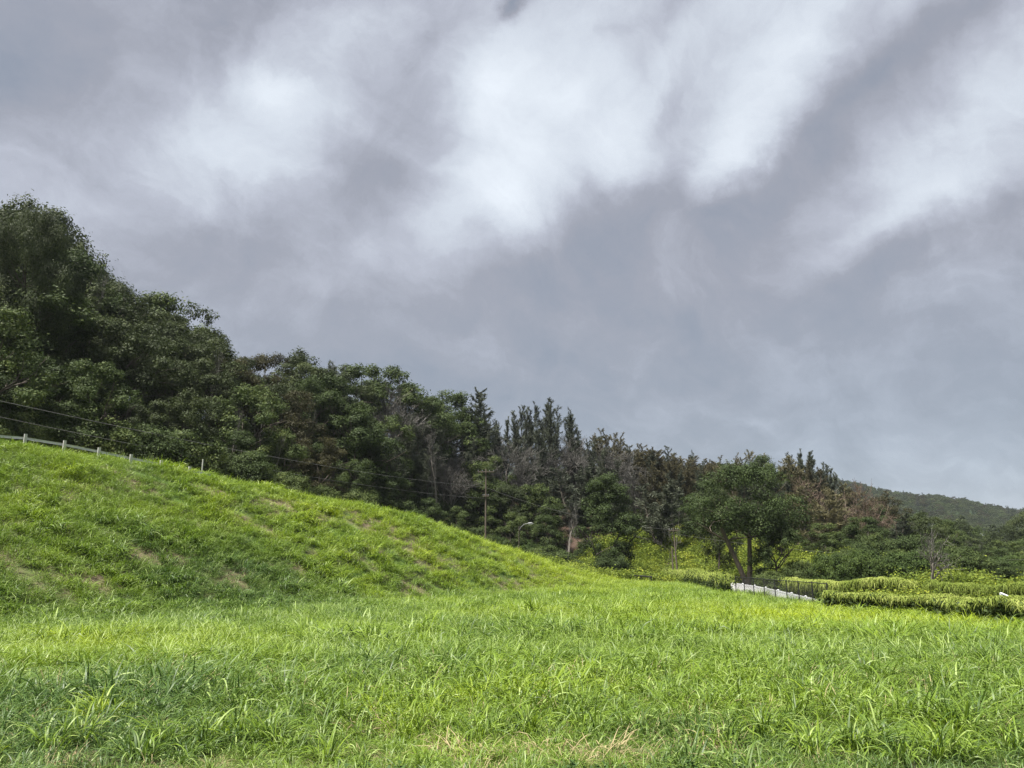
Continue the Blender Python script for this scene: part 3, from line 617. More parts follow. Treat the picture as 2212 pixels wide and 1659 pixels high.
SKY = np.array([(0, 206), (28, 218), (56, 250), (75, 272), (95, 278), (116, 298), (150, 296), (180, 306), (200, 330), (240, 347), (255, 358), (296, 350), (324, 362), (345, 366), (385, 366), (417, 389),
                (445, 388), (470, 402), (500, 414), (530, 404), (560, 402), (580, 422), (600, 430), (648, 440), (722, 458), (740, 456), (764, 449), (790, 464), (815, 456), (826, 478), (860, 490), (900, 520)], float)
def vsky(u): return float(np.interp(u + (15 if 0 < u < 110 else 12 if u < 300 else 0), SKY[:, 0], SKY[:, 1]))
def prof(u, t):
    """depth at bearing u, t = 0 at the forest foot .. 1 on the ridge"""
    ky, kz = pchip_cols(np.array([S(u)])); return float(ky[0, 6] + (ky[0, 8] - ky[0, 6]) * t)
def pick(*w):
    ks = w[::2]; ps = np.array(w[1::2], float); return ks[int(rng.choice(len(ks), p=ps / ps.sum()))]
def kind_for(u, t):
    if t > .85:
        if u < 110: return pick('dark_broadleaf', 4, 'open_broadleaf', 1)
        if u < 205: return pick('open_broadleaf', 2, 'green_broadleaf', 2, 'dark_broadleaf', 2)
        if u < 290: return pick('olive_broadleaf', 3, 'green_broadleaf', 2)
        if u < 330: return pick('dark_broadleaf', 1, 'spiky_sheoak', 1)
        if u < 470: return pick('green_broadleaf', 3, 'dark_broadleaf', 3)
        if u < 500: return pick('grey_sheoak', 1)
        if u < 600: return pick('spiky_sheoak', 3, 'grey_sheoak', 1)
        if u < 640: return pick('brown_sheoak', 2, 'grey_sheoak', 2)
        if u < 750: return pick('brown_sheoak', 4, 'tan_sheoak', 1, 'grey_sheoak', 1)
        if u < 800: return pick('tan_sheoak', 3, 'open_broadleaf', 1)
        return pick('spiky_sheoak', 1)
    if t > .3:
        if u < 130: return pick('dark_broadleaf', 4, 'green_broadleaf', 1)
        if u < 230: return pick('dark_broadleaf', 3, 'green_broadleaf', 1, 'olive_broadleaf', 2, 'bare_tree', 1)
        if u < 320: return pick('olive_broadleaf', 3, 'green_broadleaf', 2, 'dark_broadleaf', 2, 'brown_sheoak', 1)
        if u < 395: return pick('green_broadleaf', 3, 'dark_broadleaf', 2, 'bare_tree', 1)
        if u < 520: return pick('bare_tree', 3, 'grey_sheoak', 4, 'green_broadleaf', 2)
        if u < 650: return pick('grey_sheoak', 5, 'bare_tree', 1)
        if u < 720: return pick('brown_sheoak', 3, 'grey_sheoak', 3)
        if u < 800: return pick('brown_sheoak', 2, 'grey_sheoak', 3, 'tan_sheoak', 1)
        return pick('grey_sheoak', 1, 'brown_bare_tree', 1)
    if u < 130: return pick('dark_broadleaf', 2, 'green_broadleaf', 2)
    if u < 400: return pick('green_broadleaf', 3, 'dark_broadleaf', 2, 'olive_broadleaf', 1)
    if u < 520: return pick('green_broadleaf', 3, 'dark_broadleaf', 1, 'grey_sheoak', 1)
    return pick('green_broadleaf', 1, 'grey_sheoak', 1)
ROWN = ['front', 'second', 'third', 'fourth', 'skyline']
for ri, t in enumerate((.04, .27, .52, .78, 1.0)):
    u = -45.0 + rng.uniform(0, 20)
    while u < 822:
        tt = t + rng.normal(0, .04); Y = prof(u, tt)
        if ri <= 1 and u > 545: u += 30; continue
        if ri == 2 and u > 690: u += 30; continue
        kd = kind_for(u, tt); x = S(u) * Y; zg = gz(x, Y)
        vs_ = vsky(u)
        if ri == 4: vt = vs_ + rng.uniform(-3, 7) + (0 if 'sheoak' in kd else 2)
        else:
            H = [rng.uniform(4.5, 7), rng.uniform(7, 9.5), rng.uniform(8, 11), rng.uniform(8.5, 12)][ri] * (1.25 if u < 120 else 1)
            vt = 384 - F * math.tan(math.atan((zg + H - CZ) / Y) - PITCH)
            vt = max(vt, vs_ + (4 - ri) * rng.uniform(5, 12))
        H = CZ + T(vt) * Y - zg
        if H > 2.5: put(kd, u, Y, vt, x=x, row=ri)
        u += F / Y * ((2.9 if u < 380 or ri == 0 else 2.3) + 1.0 * rng.random())

u = 596.0
while u < 828:                                        # a second rank just under the skyline on the lower ridge
    Y = prof(u, .90 + rng.normal(0, .03)); vt = vsky(u) + rng.uniform(1, 9)
    kd = pick('grey_sheoak', 2, 'brown_sheoak', 3) if u < 650 else pick('brown_sheoak', 4, 'grey_sheoak', 1, 'tan_sheoak', 1) if u < 745 else pick('tan_sheoak', 3, 'brown_sheoak', 2, 'green_broadleaf', 1)
    put(kd, u, Y, vt, wpx=float(rng.uniform(34, 48)), row=3); u += rng.uniform(13, 19)
# understory bushes along the forest foot
u = -30.0
while u < 540:
    Y = prof(u, 0) - rng.uniform(.5, 3); put('dark_bush' if u < 330 else pick('green_bush', 1, 'dark_bush', 3), u, Y, H=rng.uniform(1.8, 3.6), cat='bush', row=5); u += F / Y * rng.uniform(1.9, 3.2)

# individually placed trees
put('big_tree', 2, 52, 209, 100, name='broadleaf_tree', label='tallest tree, huge dark crown on a thick trunk at the left end of the forest')
put('rounded_tree', 611, 88, 474, 60, name='broadleaf_tree', label='dense rounded green tree with foliage almost to the ground, right of the street lamp')
put('twin_trunk_tree', 742, 75, 463, 110, name='broadleaf_tree', label='broad dark tree on two leaning trunks behind the white fence')
put('dark_broadleaf', 714, 86, 482, 46, name='broadleaf_tree', label='dark leafy tree touching the two-trunk tree on its left side')
put('green_broadleaf', 773, 72, 512, 50, name='broadleaf_tree', label='slender dark tree on a straight black trunk just right of the two-trunk tree')
put('green_broadleaf', 700, 104, 493, 50, name='broadleaf_tree', label='light green spreading tree left of the broad two-trunk tree')
put('grey_sheoak', 655, 100, 480, 60, name='sheoak_tree', label='grey green feathery tree between the rounded tree and the two-trunk tree')
put('grey_sheoak', 575, 106, 462, 60, name='sheoak_tree', label='grey green feathery tree left of the rounded tree')
put('green_broadleaf', 548, 102, 505, 42, name='broadleaf_tree', label='small leafy tree behind the street lamp')
put('tufted_pine', 483, 112, 389, 42, name='pine_tree', label='single tufted pine with upswept branches above the utility pole on the skyline')
put('slim_bare_tree', 566, 98, 500, 34, name='bare_tree', label='slim leafless pale tree by the brown brush patch')
put('slim_bare_tree', 676, 88, 508, 40, name='bare_tree', label='leafless pale tree standing just behind the thin short pole')
put('tan_sheoak', 806, 92, 484, 42, name='sheoak_tree', label='tan feathery tree with bent pale trunk right of the two-trunk tree')
put('tan_sheoak', 832, 105, 488, 42, name='sheoak_tree', label='olive tan feathery tree left of the brown leafless tree')
put('green_broadleaf', 822, 88, 522, 46, name='broadleaf_tree', label='dark green tree behind the rear hedge, left of the round bush pair')
put('brown_bare_tree', 862, 92, 482, 58, name='bare_tree', label='large reddish brown leafless tree standing below the far ridge')
put('green_broadleaf', 862, 84, 516, 50, name='broadleaf_tree', label='mid green tree in front of the reddish leafless tree')
put('grey_sheoak', 890, 98, 514, 36, name='sheoak_tree', label='grey green tree between the reddish leafless tree and the dark tree')
put('dark_broadleaf', 918, 100, 511, 46, name='broadleaf_tree', label='dark domed tree directly behind the forked leafless tree')
put('green_broadleaf', 944, 112, 519, 46, name='broadleaf_tree', label='tall green tree right of the dark domed tree')
put('dark_broadleaf', 978, 120, 537, 42, name='broadleaf_tree', label='low dark tree below the grey roofed house')
put('dark_broadleaf', 1010, 125, 524, 50, name='broadleaf_tree', label='leafy tree right of the bright lawn patch')
put('green_broadleaf', 1030, 100, 538, 50, name='broadleaf_tree', label='green tree cut by the right edge behind the hedge')
put('green_broadleaf', 900, 84, 545, 46, name='broadleaf_tree', label='low green tree left of the forked leafless tree')
put('grey_sheoak', 1000, 90, 556, 26, name='sheoak_tree', label='small scrubby tree below the lawn patch')
put('forked_bare_tree', 923, 57.5, 526, 46, name='bare_tree', label='forked leafless tree with pale limbs on the bank behind the hedge')
put('green_bush', 828, 62, 552, 34, cat='bush', label='left one of the two round bushes behind the rear hedge', group=None)
put('green_bush', 857, 62, 548, 40, cat='bush', label='right one of the two round bushes behind the rear hedge')
put('dark_bush', 800, 70, 560, 34, cat='bush', label='dark bush under the bent pale trunk')
put('dark_bush', 770, 66, 570, 36, cat='bush', label='dark bush at the foot of the slender black trunk')
put('dark_bush', 612, 84, 548, 34, cat='bush', label='dark bush at the foot of the dense rounded tree')
put('dark_bush', 545, 90, 545, 50, cat='bush', label='dark bush right of the street lamp foot')
for k, (uu, yy, vv, ww) in enumerate([(950, 74, 566, 26), (968, 78, 565, 26), (990, 76, 568, 24), (1010, 74, 560, 30), (1030, 66, 562, 30), (940, 90, 556, 30)]):
    put('dark_bush', uu, yy, vv, ww, cat='bush', row=6)
put('columnar_tree', 960, 330, 516, 12, name='cypress_tree', label='narrow dark columnar tree left of the grey roofed house')
put('columnar_tree', 991, 300, 525, 13, name='cypress_tree', label='narrow dark columnar tree right of the grey roofed house')
for k in range(14):
    uu = 905 + k * 9.5 + rng.uniform(-3, 3); put(pick('green_broadleaf', 2, 'dark_broadleaf', 2), uu, rng.uniform(170, 260), H=rng.uniform(5, 8), row=7)

for k, (kd, uu, Y, vt, wp) in enumerate([('tan_sheoak', 782, 122, 456, 40), ('spiky_sheoak', 797, 124, 450, 26), ('spiky_sheoak', 810, 122, 452, 26), ('spiky_sheoak', 822, 120, 463, 24), ('tan_sheoak', 846, 118, 482, 34), ('brown_sheoak', 866, 124, 487, 36), ('olive_broadleaf', 888, 118, 497, 40), ('olive_broadleaf', 842, 128, 488, 34), ('grey_sheoak', 878, 135, 498, 34), ('olive_broadleaf', 900, 140, 506, 36), ('green_broadleaf', 925, 150, 513, 36),
        ('dark_broadleaf', 955, 150, 520, 36), ('green_broadleaf', 975, 160, 526, 36), ('olive_broadleaf', 835, 112, 498, 30), ('grey_sheoak', 815, 118, 470, 30), ('dark_broadleaf', 1020, 150, 512, 40)]): put(kd, uu, Y, vt, wp, row=9)
for uu, Y, vt, w in [(262, 70, 388, 26), (300, 76, 395, 34), (340, 78, 402, 30), (370, 84, 420, 34), (440, 92, 428, 36), (205, 66, 345, 30), (330, 90, 362, 26), (78, 58, 262, 34), (105, 62, 276, 30),
        (590, 108, 450, 26), (232, 60, 405, 26), (280, 62, 430, 24)]: put('slim_bare_tree', uu, Y, vt, w, row=10)
for uu, Y, vt, wp in [(945, 88, 541, 36), (968, 92, 545, 34), (992, 84, 548, 36), (1015, 90, 540, 40), (1035, 82, 546, 40), (905, 90, 540, 34), (880, 84, 546, 34)]: put(pick('green_broadleaf', 1, 'dark_broadleaf', 1), uu, Y, vt, wp, row=8)
for k in range(24):
    uu = 830 + k * 8.6 + rng.uniform(-4, 4); put(pick('dark_bush', 2, 'green_bush', 3), uu, rng.uniform(63, 80), H=rng.uniform(1.6, 3.0), cat='bush', row=6)
for k in range(9):
    uu = 880 + k * 18 + rng.uniform(-5, 5); put(pick('green_broadleaf', 2, 'dark_broadleaf', 1, 'grey_sheoak', 1), uu, rng.uniform(92, 130), H=rng.uniform(5, 7.5), row=8)
# labels for the forest rows: nearest landmark and ordinal
KN = {'dark_broadleaf': ('broadleaf_tree', 'dark leafy'), 'green_broadleaf': ('broadleaf_tree', 'mid green leafy'), 'olive_broadleaf': ('broadleaf_tree', 'olive brown leafy'),
      'open_broadleaf': ('broadleaf_tree', 'open crowned dark'), 'grey_sheoak': ('sheoak_tree', 'grey green feathery'), 'spiky_sheoak': ('sheoak_tree', 'spiky grey green'), 'brown_sheoak': ('sheoak_tree', 'rust brown feathery'),
      'tan_sheoak': ('sheoak_tree', 'tan feathery'), 'bare_tree': ('bare_tree', 'leafless grey'), 'slim_bare_tree': ('bare_tree', 'slim leafless pale'), 'brown_bare_tree': ('bare_tree', 'leafless brown'), 'green_bush': ('bush', 'bright green'), 'dark_bush': ('bush', 'deep green')}
ORD = ['nearest', 'second', 'third', 'fourth', 'fifth', 'sixth', 'seventh', 'eighth', 'ninth', 'tenth', 'eleventh', 'twelfth', 'thirteenth', 'fourteenth', 'fifteenth', 'sixteenth', 'seventeenth', 'eighteenth'] + ['%dth' % k for k in range(19, 41)]
MARK = [(20, 'the tallest tree'), (300, 'the last guardrail post'), (486, 'the utility pole'), (611, 'the rounded tree'), (742, 'the two-trunk tree')]
MARK[1] = (162, 'the last guardrail post')
PLACE = {0: 'in the forest front row', 1: 'in the forest second row', 2: 'halfway up the forest', 3: 'just below the skyline', 4: 'on the skyline', 5: 'at the forest foot', 6: 'in the scrub behind the hedges', 7: 'on the valley floor', 8: 'on the bank behind the hedges', 9: 'below the far ridge', 10: 'among the green crowns'}
GRP = {0: 'trees at the front of the forest', 1: 'trees on the lower forest slope', 2: 'trees halfway up the forest', 3: 'trees below the skyline', 4: 'trees along the skyline', 5: 'bushes at the forest foot', 6: 'bushes behind the hedges', 7: 'trees on the valley floor', 8: 'trees behind the hedges', 9: 'trees below the far ridge', 10: 'leafless trees among the green crowns'}
from collections import defaultdict
bk = defaultdict(list)
for d in TREES:
    if d['label']: tag(d['o'], d['label'], d['cat']); continue
    nm, look = KN[d['kind']]; d['o'].name = nm; r_ = d['row']
    if r_ in (6, 7, 8, 9): bk[(look, r_, 'L', None)].append((d['u'], d, look)); continue
    mk = min(MARK, key=lambda a: abs(a[0] - d['u'])); bk[(look, r_, 'left' if d['u'] < mk[0] else 'right', mk)].append((abs(d['u'] - mk[0]), d, look))
for (look, r_, side, mk), lst in bk.items():
    lst.sort(key=lambda a: a[0])
    for k, (_, d, _2) in enumerate(lst):
        noun = 'bush' if d['cat'] == 'bush' else 'tree'
        if mk is None: lab = '%s %s %s, %s from the left' % (look, noun, PLACE[r_], 'first' if k == 0 else ORD[k])
        else: lab = '%s %s %s, %s%s of %s' % (look, noun, PLACE[r_], (ORD[k] + ' ') if len(lst) > 1 else '', side, mk[1].replace('the ', 'the ', 1))
        tag(d['o'], lab, d['cat'], GRP[r_])

# ------------------------------------------------------------------ undergrowth, vine slope and far forest (stuff)
def crownset(name, kinds): return proto_coll(name, [LIB[k][v][1] for k, v in kinds]), len(kinds)
ug = crownset('shrub_clump', [('dark_bush', 0), ('dark_bush', 1), ('green_bush', 0), ('dark_bush', 2)])
n = 1500; s = rng.uniform(-.78, .44, n); Yr = []
x = []; y = []
ky, kz = pchip_cols(s); t = rng.uniform(-.05, 1.25, n) ; Y = ky[:, 6] + (ky[:, 8] - ky[:, 6]) * t; ok = ((s < .10) | (Y > ky[:, 7] - 2)) & (np.hypot((s * Y - RED[0]) / 5, (Y - RED[1] - 5) / 4) > 1); s, Y = s[ok], Y[ok]; n = len(s)
sc = rng.uniform(.35, .75, n)
scatter('undergrowth', np.stack([s * Y, Y, height(s * Y, Y) - .3], 1), np.stack([np.zeros(n), np.zeros(n), rng.uniform(0, 6.28, n)], 1), np.stack([sc, sc, sc * .8], 1), rng.integers(0, 4, n), np.zeros(n), ug[0],
        'dark undergrowth filling the forest floor between the trunks', 'undergrowth')
def viney(seed):
    rg = np.random.default_rng(seed); mb = blades(40, .35, .6, 1.3, .03, .06, .1, .8, 1.6, 4, rg); n = 260; c = rg.normal(0, 1, (n, 3)) * [.42, .42, .22] + [0, 0, .45]
    mb.quads(leaf_quads(c, rg.normal(0, .5, (n, 3)) + [0, 0, .8], rg.uniform(.09, .2, n), rg, .8)); return mb
vn = proto_coll('vine_clump', [viney(500 + k).mesh('vine%d' % k, M['vine']) for k in range(4)])
n = 5200; s = rng.uniform(.02, .80, n); ky, kz = pchip_cols(s); a0 = ky[:, 5] + 1; b0 = np.where(s < .3, ky[:, 7] + 1, ky[:, 6] + (ky[:, 7] - ky[:, 6]) * .9); Y = a0 + (b0 - a0) * rng.random(n); 
xx = s * Y; ok = (fbm(xx / 5, Y / 5, 81, 3) > .30) & ~((np.hypot((xx - RED[0]) / 8, (Y - RED[1] - 5) / 4.5) < 1)); ok &= ~((s > .24) & (s < .43) & (Y < 76)) & ((s < .42) | (Y < 55) | (fbm(xx / 4 + 9, Y / 4, 85, 3) > .55)) & (np.hypot(xx - 29.5, Y - 57) > 2); s, Y, xx = s[ok], Y[ok], xx[ok]; n = len(s); sc = rng.uniform(.6, 1.25, n) * (.7 + .6 * fbm(xx / 4, Y / 4, 83, 2))
scatter('vine_cover', np.stack([xx, Y, height(xx, Y)], 1), np.stack([rng.normal(0, .15, n), rng.normal(0, .15, n), rng.uniform(0, 6.28, n)], 1), np.stack([sc, sc, sc], 1), rng.integers(0, 4, n), np.zeros(n), vn,
        'rank yellow green cane grass and vines on the bank beyond the fence', 'vines')
ff = crownset('far_crown', [('green_broadleaf', 0), ('dark_broadleaf', 1), ('dark_broadleaf', 2), ('green_broadleaf', 3), ('olive_broadleaf', 1), ('grey_sheoak', 1)])
n = 9500; s = rng.uniform(.0, .95, n); Y = 245 + (rng.random(n) ** .75) * 620; x = s * Y; ok = (fbm(x / 45, Y / 70, 91, 3) > .30)
for P, rx, ry in LAWNS: ok &= np.hypot((x - P[0]) / rx, (Y - P[1]) / ry) > 1.0
ok &= np.hypot((x - at(973, 537, 420)[0]) / 14, (Y - 405) / 30) > 1
s, Y, x = s[ok], Y[ok], x[ok]; n = len(s); sc = rng.uniform(.45, 1.05, n)
scatter('far_forest', np.stack([x, Y, height(x, Y) - 2.5 * sc], 1), np.stack([np.zeros(n), np.zeros(n), rng.uniform(0, 6.28, n)], 1), np.stack([sc * 1.25, sc * 1.25, sc], 1), rng.integers(0, 6, n), np.zeros(n), ff[0],
        'distant forest covering the far hillside', 'forest')

# ------------------------------------------------------------------ fences and hedges
def line_pts(P, step):
    P = np.array(P, float); seg = np.linalg.norm(np.diff(P, axis=0), axis=1); c = np.concatenate([[0], np.cumsum(seg)]); n = max(2, int(round(c[-1] / step)) + 1)
    t = np.linspace(0, c[-1], n); return np.stack([np.interp(t, c, P[:, i]) for i in range(P.shape[1])], 1)
def gpt(u, v, lift=.45):
    P = ground_at(u, v, lift); return (P[0], P[1])
def hedge(name, pts, h, w, label, mats=('hang', 'leaf_mid'), n=9000, blade=.55, hj=.15):  # default body darker than the top: the front's shade put into leaf colour
    L = line_pts(pts, .4); c0 = L[0]; z0 = gz(*c0); rt = bpy.data.objects.new(name, None); COL.objects.link(rt); rt.location = (c0[0], c0[1], z0); rg = np.random.default_rng(len(L)); k = rg.random(n) * (len(L) - 1); i0 = k.astype(int); f = (k - i0)[:, None]
    B = L[i0] * (1 - f) + L[i0 + 1] * f; tg = L[i0 + 1] - L[i0]; tg /= np.linalg.norm(tg, axis=1)[:, None]; nr_ = np.stack([-tg[:, 1], tg[:, 0]], 1)
    gzz = height(B[:, 0], B[:, 1]); hh = h * (1 + hj * (fbm(k * .3, k * 0, 7, 4) - .5) * 4.5)
    # top: drooping blades springing from the crown of the fence
    off = rg.normal(0, 1, n) * w * .33; a = rg.random(n) * 6.28
    p0 = np.stack([B[:, 0] + nr_[:, 0] * off, B[:, 1] + nr_[:, 1] * off, gzz + hh * rg.uniform(.80, 1.0, n)], 1)
    mb = MB(); L_ = rg.uniform(.4, 1.1, n) ** 2 * 1.5 * blade; wd = rg.uniform(.018, .036, n); d = np.stack([np.cos(a), np.sin(a), rg.uniform(.1, .9, n)], 1); sd_ = np.stack([-np.sin(a), np.cos(a), 0 * a], 1)
    V = []; cur = p0
    for q_ in range(5):
        ww = wd * (1 - (q_ / 4) ** 2 * .9); V += [cur - sd_ * ww[:, None] * .5, cur + sd_ * ww[:, None] * .5]
        d = d + np.array([0, 0, -.75]); dn = d / np.linalg.norm(d, axis=1)[:, None]; cur = cur + dn * (L_ / 4)[:, None]
    V = np.stack(V, 1); F_ = (np.array([[0, 1, 3, 2], [2, 3, 5, 4], [4, 5, 7, 6], [6, 7, 9, 8]])[None] + (np.arange(n) * 10)[:, None, None]).reshape(-1, 4); mb.add(V.reshape(-1, 3) - [c0[0], c0[1], z0], F_)
    link('hanging_grass', mb.mesh(name + '_top', M[mats[0]]), rt)
    # body: leafy mass held by the mesh
    mb = MB(); n2 = int(n * 1.3); k = rg.random(n2) * (len(L) - 1); i0 = k.astype(int); f = (k - i0)[:, None]; B = L[i0] * (1 - f) + L[i0 + 1] * f; gzz = height(B[:, 0], B[:, 1]); hh = h * (1 + hj * (fbm(k * .3, k * 0, 7, 4) - .5) * 4.5)
    c = np.stack([B[:, 0] + rg.normal(0, w * .28, n2), B[:, 1] + rg.normal(0, w * .28, n2), gzz + hh * rg.uniform(.0, .92, n2)], 1); mb.quads(leaf_quads(c - [c0[0], c0[1], z0], rg.normal(0, 1, (n2, 3)) + [0, -.4, .3], rg.uniform(.08, .2, n2), rg, .7))
    link('foliage', mb.mesh(name + '_body', M[mats[1]]), rt); tag(rt, label, 'hedge'); return rt
FL = [gpt(668, 577), gpt(700, 582), gpt(727, 588.5)]
FR = [gpt(828, 603), gpt(870, 604), gpt(930, 607), gpt(980, 611), gpt(1030, 616), gpt(1080, 619)]
hedge('overgrown_hedge', FL, 1.3, 1.0, 'low overgrown hedge left of the black mesh fence, pale drooping grass on top', n=10000, blade=.32)
hedge('overgrown_hedge', FR, .84, .8, 'nearest hedge, pale grass drooping over its dark front at the right edge of the field', n=24000, blade=.24)
def lp(u, Y): return (S(u, 570) * Y, Y)
hedge('overgrown_hedge', [lp(790, 60), lp(830, 57), lp(880, 55), lp(915, 54)], 1.45, 1.3, 'rear hedge of yellow green grass left of the forked leafless tree', n=17000, mats=('hang', 'vine'))
hedge('overgrown_hedge', [lp(928, 53), lp(960, 52), lp(1000, 50), lp(1040, 48)], 1.3, 1.3, 'rear hedge of yellow green grass right of the forked leafless tree', n=17000, mats=('hang', 'vine'))
# black mesh fence along the field edge
PF = [gpt(u, v, .45) for u, v in ((736, 589), (744.5, 590), (754, 591), (764.4, 592.5), (775.4, 594), (787, 595.5), (799.2, 597), (813, 599), (828, 601))]
rt = bpy.data.objects.new('mesh_fence', None); COL.objects.link(rt); rt.location = (PF[0][0], PF[0][1], gz(*PF[0])); O = np.array(rt.location); tag(rt, 'low black wire mesh fence standing in front of the white fence', 'fence')
HT = 1.25
for p in PF:
    z = gz(*p); mb = MB(); mb.tube([(p[0] - O[0], p[1] - O[1], z - .4 - O[2]), (p[0] - O[0], p[1] - O[1], z + HT + .04 - O[2])], .032, 8); link('post', mb.mesh('post', M['darkmetal']), rt)
mb = MB(); top = np.array([(p[0], p[1], gz(*p) + HT) for p in PF]) - O; mb.tube(top, .022, 6); link('top_rail', mb.mesh('rail', M['darkmetal']), rt)
mb = MB()
for a, b in zip(PF[:-1], PF[1:]):
    a = np.array(a); b = np.array(b); Ls = np.linalg.norm(b - a); nn_ = int(Ls / .09); za, zb = gz(*a), gz(*b)
    for k in range(-14, nn_):
        for sg in (1, -1):
            t0, t1 = k * .09, k * .09 + HT; z0_, z1_ = (0, HT) if sg == 1 else (HT, 0)
            c0, c1 = max(t0, 0), min(t1, Ls)
            if c1 <= c0: continue
            fz = lambda t: z0_ + (z1_ - z0_) * (t - t0) / HT
            P3 = [np.append(a + (b - a) * c / Ls, za + (zb - za) * c / Ls + fz(c)) - O for c in (c0, c1)]
            mb.tube(P3, .0022, 3, cap=False)
link('wire_mesh', mb.mesh('mesh', M['darkmetal']), rt)
# white vinyl fence behind it, stepping down into the cut
WP = line_pts([at(732, 590, 66)[:2], at(752, 590, 62)[:2], at(800, 590, 53)[:2], at(836, 590, 47.5)[:2]], 2.4)
WV = lambda u: float(np.interp(u, [732, 755, 768, 780, 792, 808, 823, 840], [582.5, 585.6, 588, 590.5, 593.3, 597, 600.5, 604]))
rt = bpy.data.objects.new('white_fence', None); COL.objects.link(rt); tag(rt, 'white vinyl panel fence stepping downhill behind the black mesh fence', 'fence')
WZ = []
for p in WP:
    uu = 512 + p[0] / p[1] * 805; WZ.append(CZ + T(WV(uu)) * p[1])
O = np.array([WP[0][0], WP[0][1], WZ[0] - 1.8]); rt.location = tuple(map(float, O))
for i_, p in enumerate(WP):
    mb = MB(); gb = min(gz(*p), WZ[i_] - 1.2); mb.box((p[0] - O[0], p[1] - O[1], (WZ[i_] + .04 + gb - .3) / 2 - O[2]), (.12, .12, WZ[i_] + .04 - gb + .3)); po = link('post', mb.mesh('post', M['vinyl'], False), rt)
    mb = MB(); c = np.array([p[0] - O[0], p[1] - O[1], WZ[i_] + .04 - O[2]]); q_ = .08
    mb.add([c + [-q_, -q_, 0], c + [q_, -q_, 0], c + [q_, q_, 0], c + [-q_, q_, 0], c + [0, 0, .06]], [[0, 1, 4], [1, 2, 4], [2, 3, 4], [3, 0, 4], [0, 2, 1], [0, 3, 2]]); link('post_cap', mb.mesh('cap', M['vinyl'], False), po)
for a, b, za, zb in zip(WP[:-1], WP[1:], WZ[:-1], WZ[1:]):
    d = b - a; Ls = np.linalg.norm(d); rz = math.atan2(d[1], d[0]); c = (a + b) / 2; zt = (za + zb) / 2; mb = MB(); dd = d / Ls
    for k in range(12):
        cc2 = a + d * ((k + .5) / 12); zk = za + (zb - za) * (k + .5) / 12; mb.box((cc2[0] - O[0], cc2[1] - O[1], zk - .85 - O[2]), (Ls / 12 - .004, .03, 1.55), rz); mb.box((cc2[0] - O[0], cc2[1] - O[1], zk - .04 - O[2]), (Ls / 12 + .002, .05, .10), rz)
    for zz, hh in ((zt - 1.75, .12),): mb.box((c[0] - O[0], c[1] - O[1], zz - O[2]), (Ls - .14, .05, hh), rz)
    link('panel', mb.mesh('panel', M['vinyl'], False), rt)
# piece of the same kind of fence at the right edge behind the hedge
rt = bpy.data.objects.new('white_fence', None); COL.objects.link(rt); tag(rt, 'short white fence rail showing through the hedge at the right edge', 'fence')
a = at(1001, 593, 34); b = at(1019, 601, 31.5); O = a.copy(); rt.location = tuple(map(float, a)); d = b - a
for nm, t0, t1, dz_, r_ in (('rail', 0, 1, 0, .035), ('rail', 0, 1, -.35, .035)):
    mb = MB(); mb.tube([d * t0 + [0, 0, dz_], d * t1 + [0, 0, dz_]], r_, 8); link(nm, mb.mesh(nm, M['vinyl']), rt)
for t_ in (0, .5, 1):
    mb = MB(); p = d * t_; mb.box((p[0], p[1], p[2] - .72), (.09, .09, 1.46)); link('post', mb.mesh('post', M['vinyl'], False), rt)
# low dark pipe barrier at the far end of the field
rt = bpy.data.objects.new('pipe_barrier', None); COL.objects.link(rt); a = at(620, 574.5, 78); b = at(652, 576.8, 74); rt.location = tuple(map(float, a)); d = b - a; tag(rt, 'low dark pipe barrier at the far end of the field', 'barrier')
mb = MB(); mb.tube([[0, 0, 0], d], .06, 8); link('rail', mb.mesh('rail', M['darkmetal']), rt)
for t_ in (.02, .35, .68, .98):
    mb = MB(); p = d * t_; mb.tube([p + [0, 0, -1.2], p + [0, 0, .02]], .05, 8); link('post', mb.mesh('post', M['darkmetal']), rt)

# guardrail on the embankment road
def rail_xy(Y): return np.array([-25 + (Y - 38) * 1.0625, Y])
GPu = [(-63, 423), (-16, 430.5), (26, 434), (65, 440.5), (99.5, 447.5), (131.5, 454.3), (161.5, 460.3), (190, 466.5)]
GP = []
for u_, v_ in GPu:
    s0 = S(u_, v_); Y = 65.375 / (1.0625 - s0); GP.append(at(u_, v_, Y))
GP = np.array(GP); rt = bpy.data.objects.new('guardrail', None); COL.objects.link(rt); rt.location = tuple(map(float, GP[0])); tag(rt, 'pale roadside guardrail with square posts along the top of the grassy slope', 'guardrail')
for p in GP:
    mb = MB(); zg = gz(p[0], p[1]); mb.box((p[0] - GP[0][0], p[1] - GP[0][1], (p[2] + zg - .4) / 2 - GP[0][2]), (.13, .13, p[2] - zg + .4), .75); link('post', mb.mesh('post', M['postwood'], False), rt)
pr = np.array([(-.155, 0), (-.12, .0), (-.085, .06), (-.04, .06), (0, .0), (.04, .06), (.085, .06), (.12, 0), (.155, 0)])
d = (GP[-1] - GP[0])[:2]; d /= np.linalg.norm(d); nrm = np.array([-d[1], d[0]]); V = []
path = np.vstack([GP[0] - (GP[1] - GP[0]) * 2, GP, GP[-1] + (GP[-1] - GP[-2]) * .8])
for p in path:
    for z_, o_ in pr: V.append(np.array([p[0] + nrm[0] * (.13 + o_), p[1] + nrm[1] * (.13 + o_), p[2] - .20 + z_ * .38]) - GP[0])
k9 = len(pr); mb = MB(); mb.add(V, [[i * k9 + j, (i + 1) * k9 + j, (i + 1) * k9 + j + 1, i * k9 + j + 1] for i in range(len(path) - 1) for j in range(k9 - 1)]); link('rail', mb.mesh('rail', M['steel']), rt)
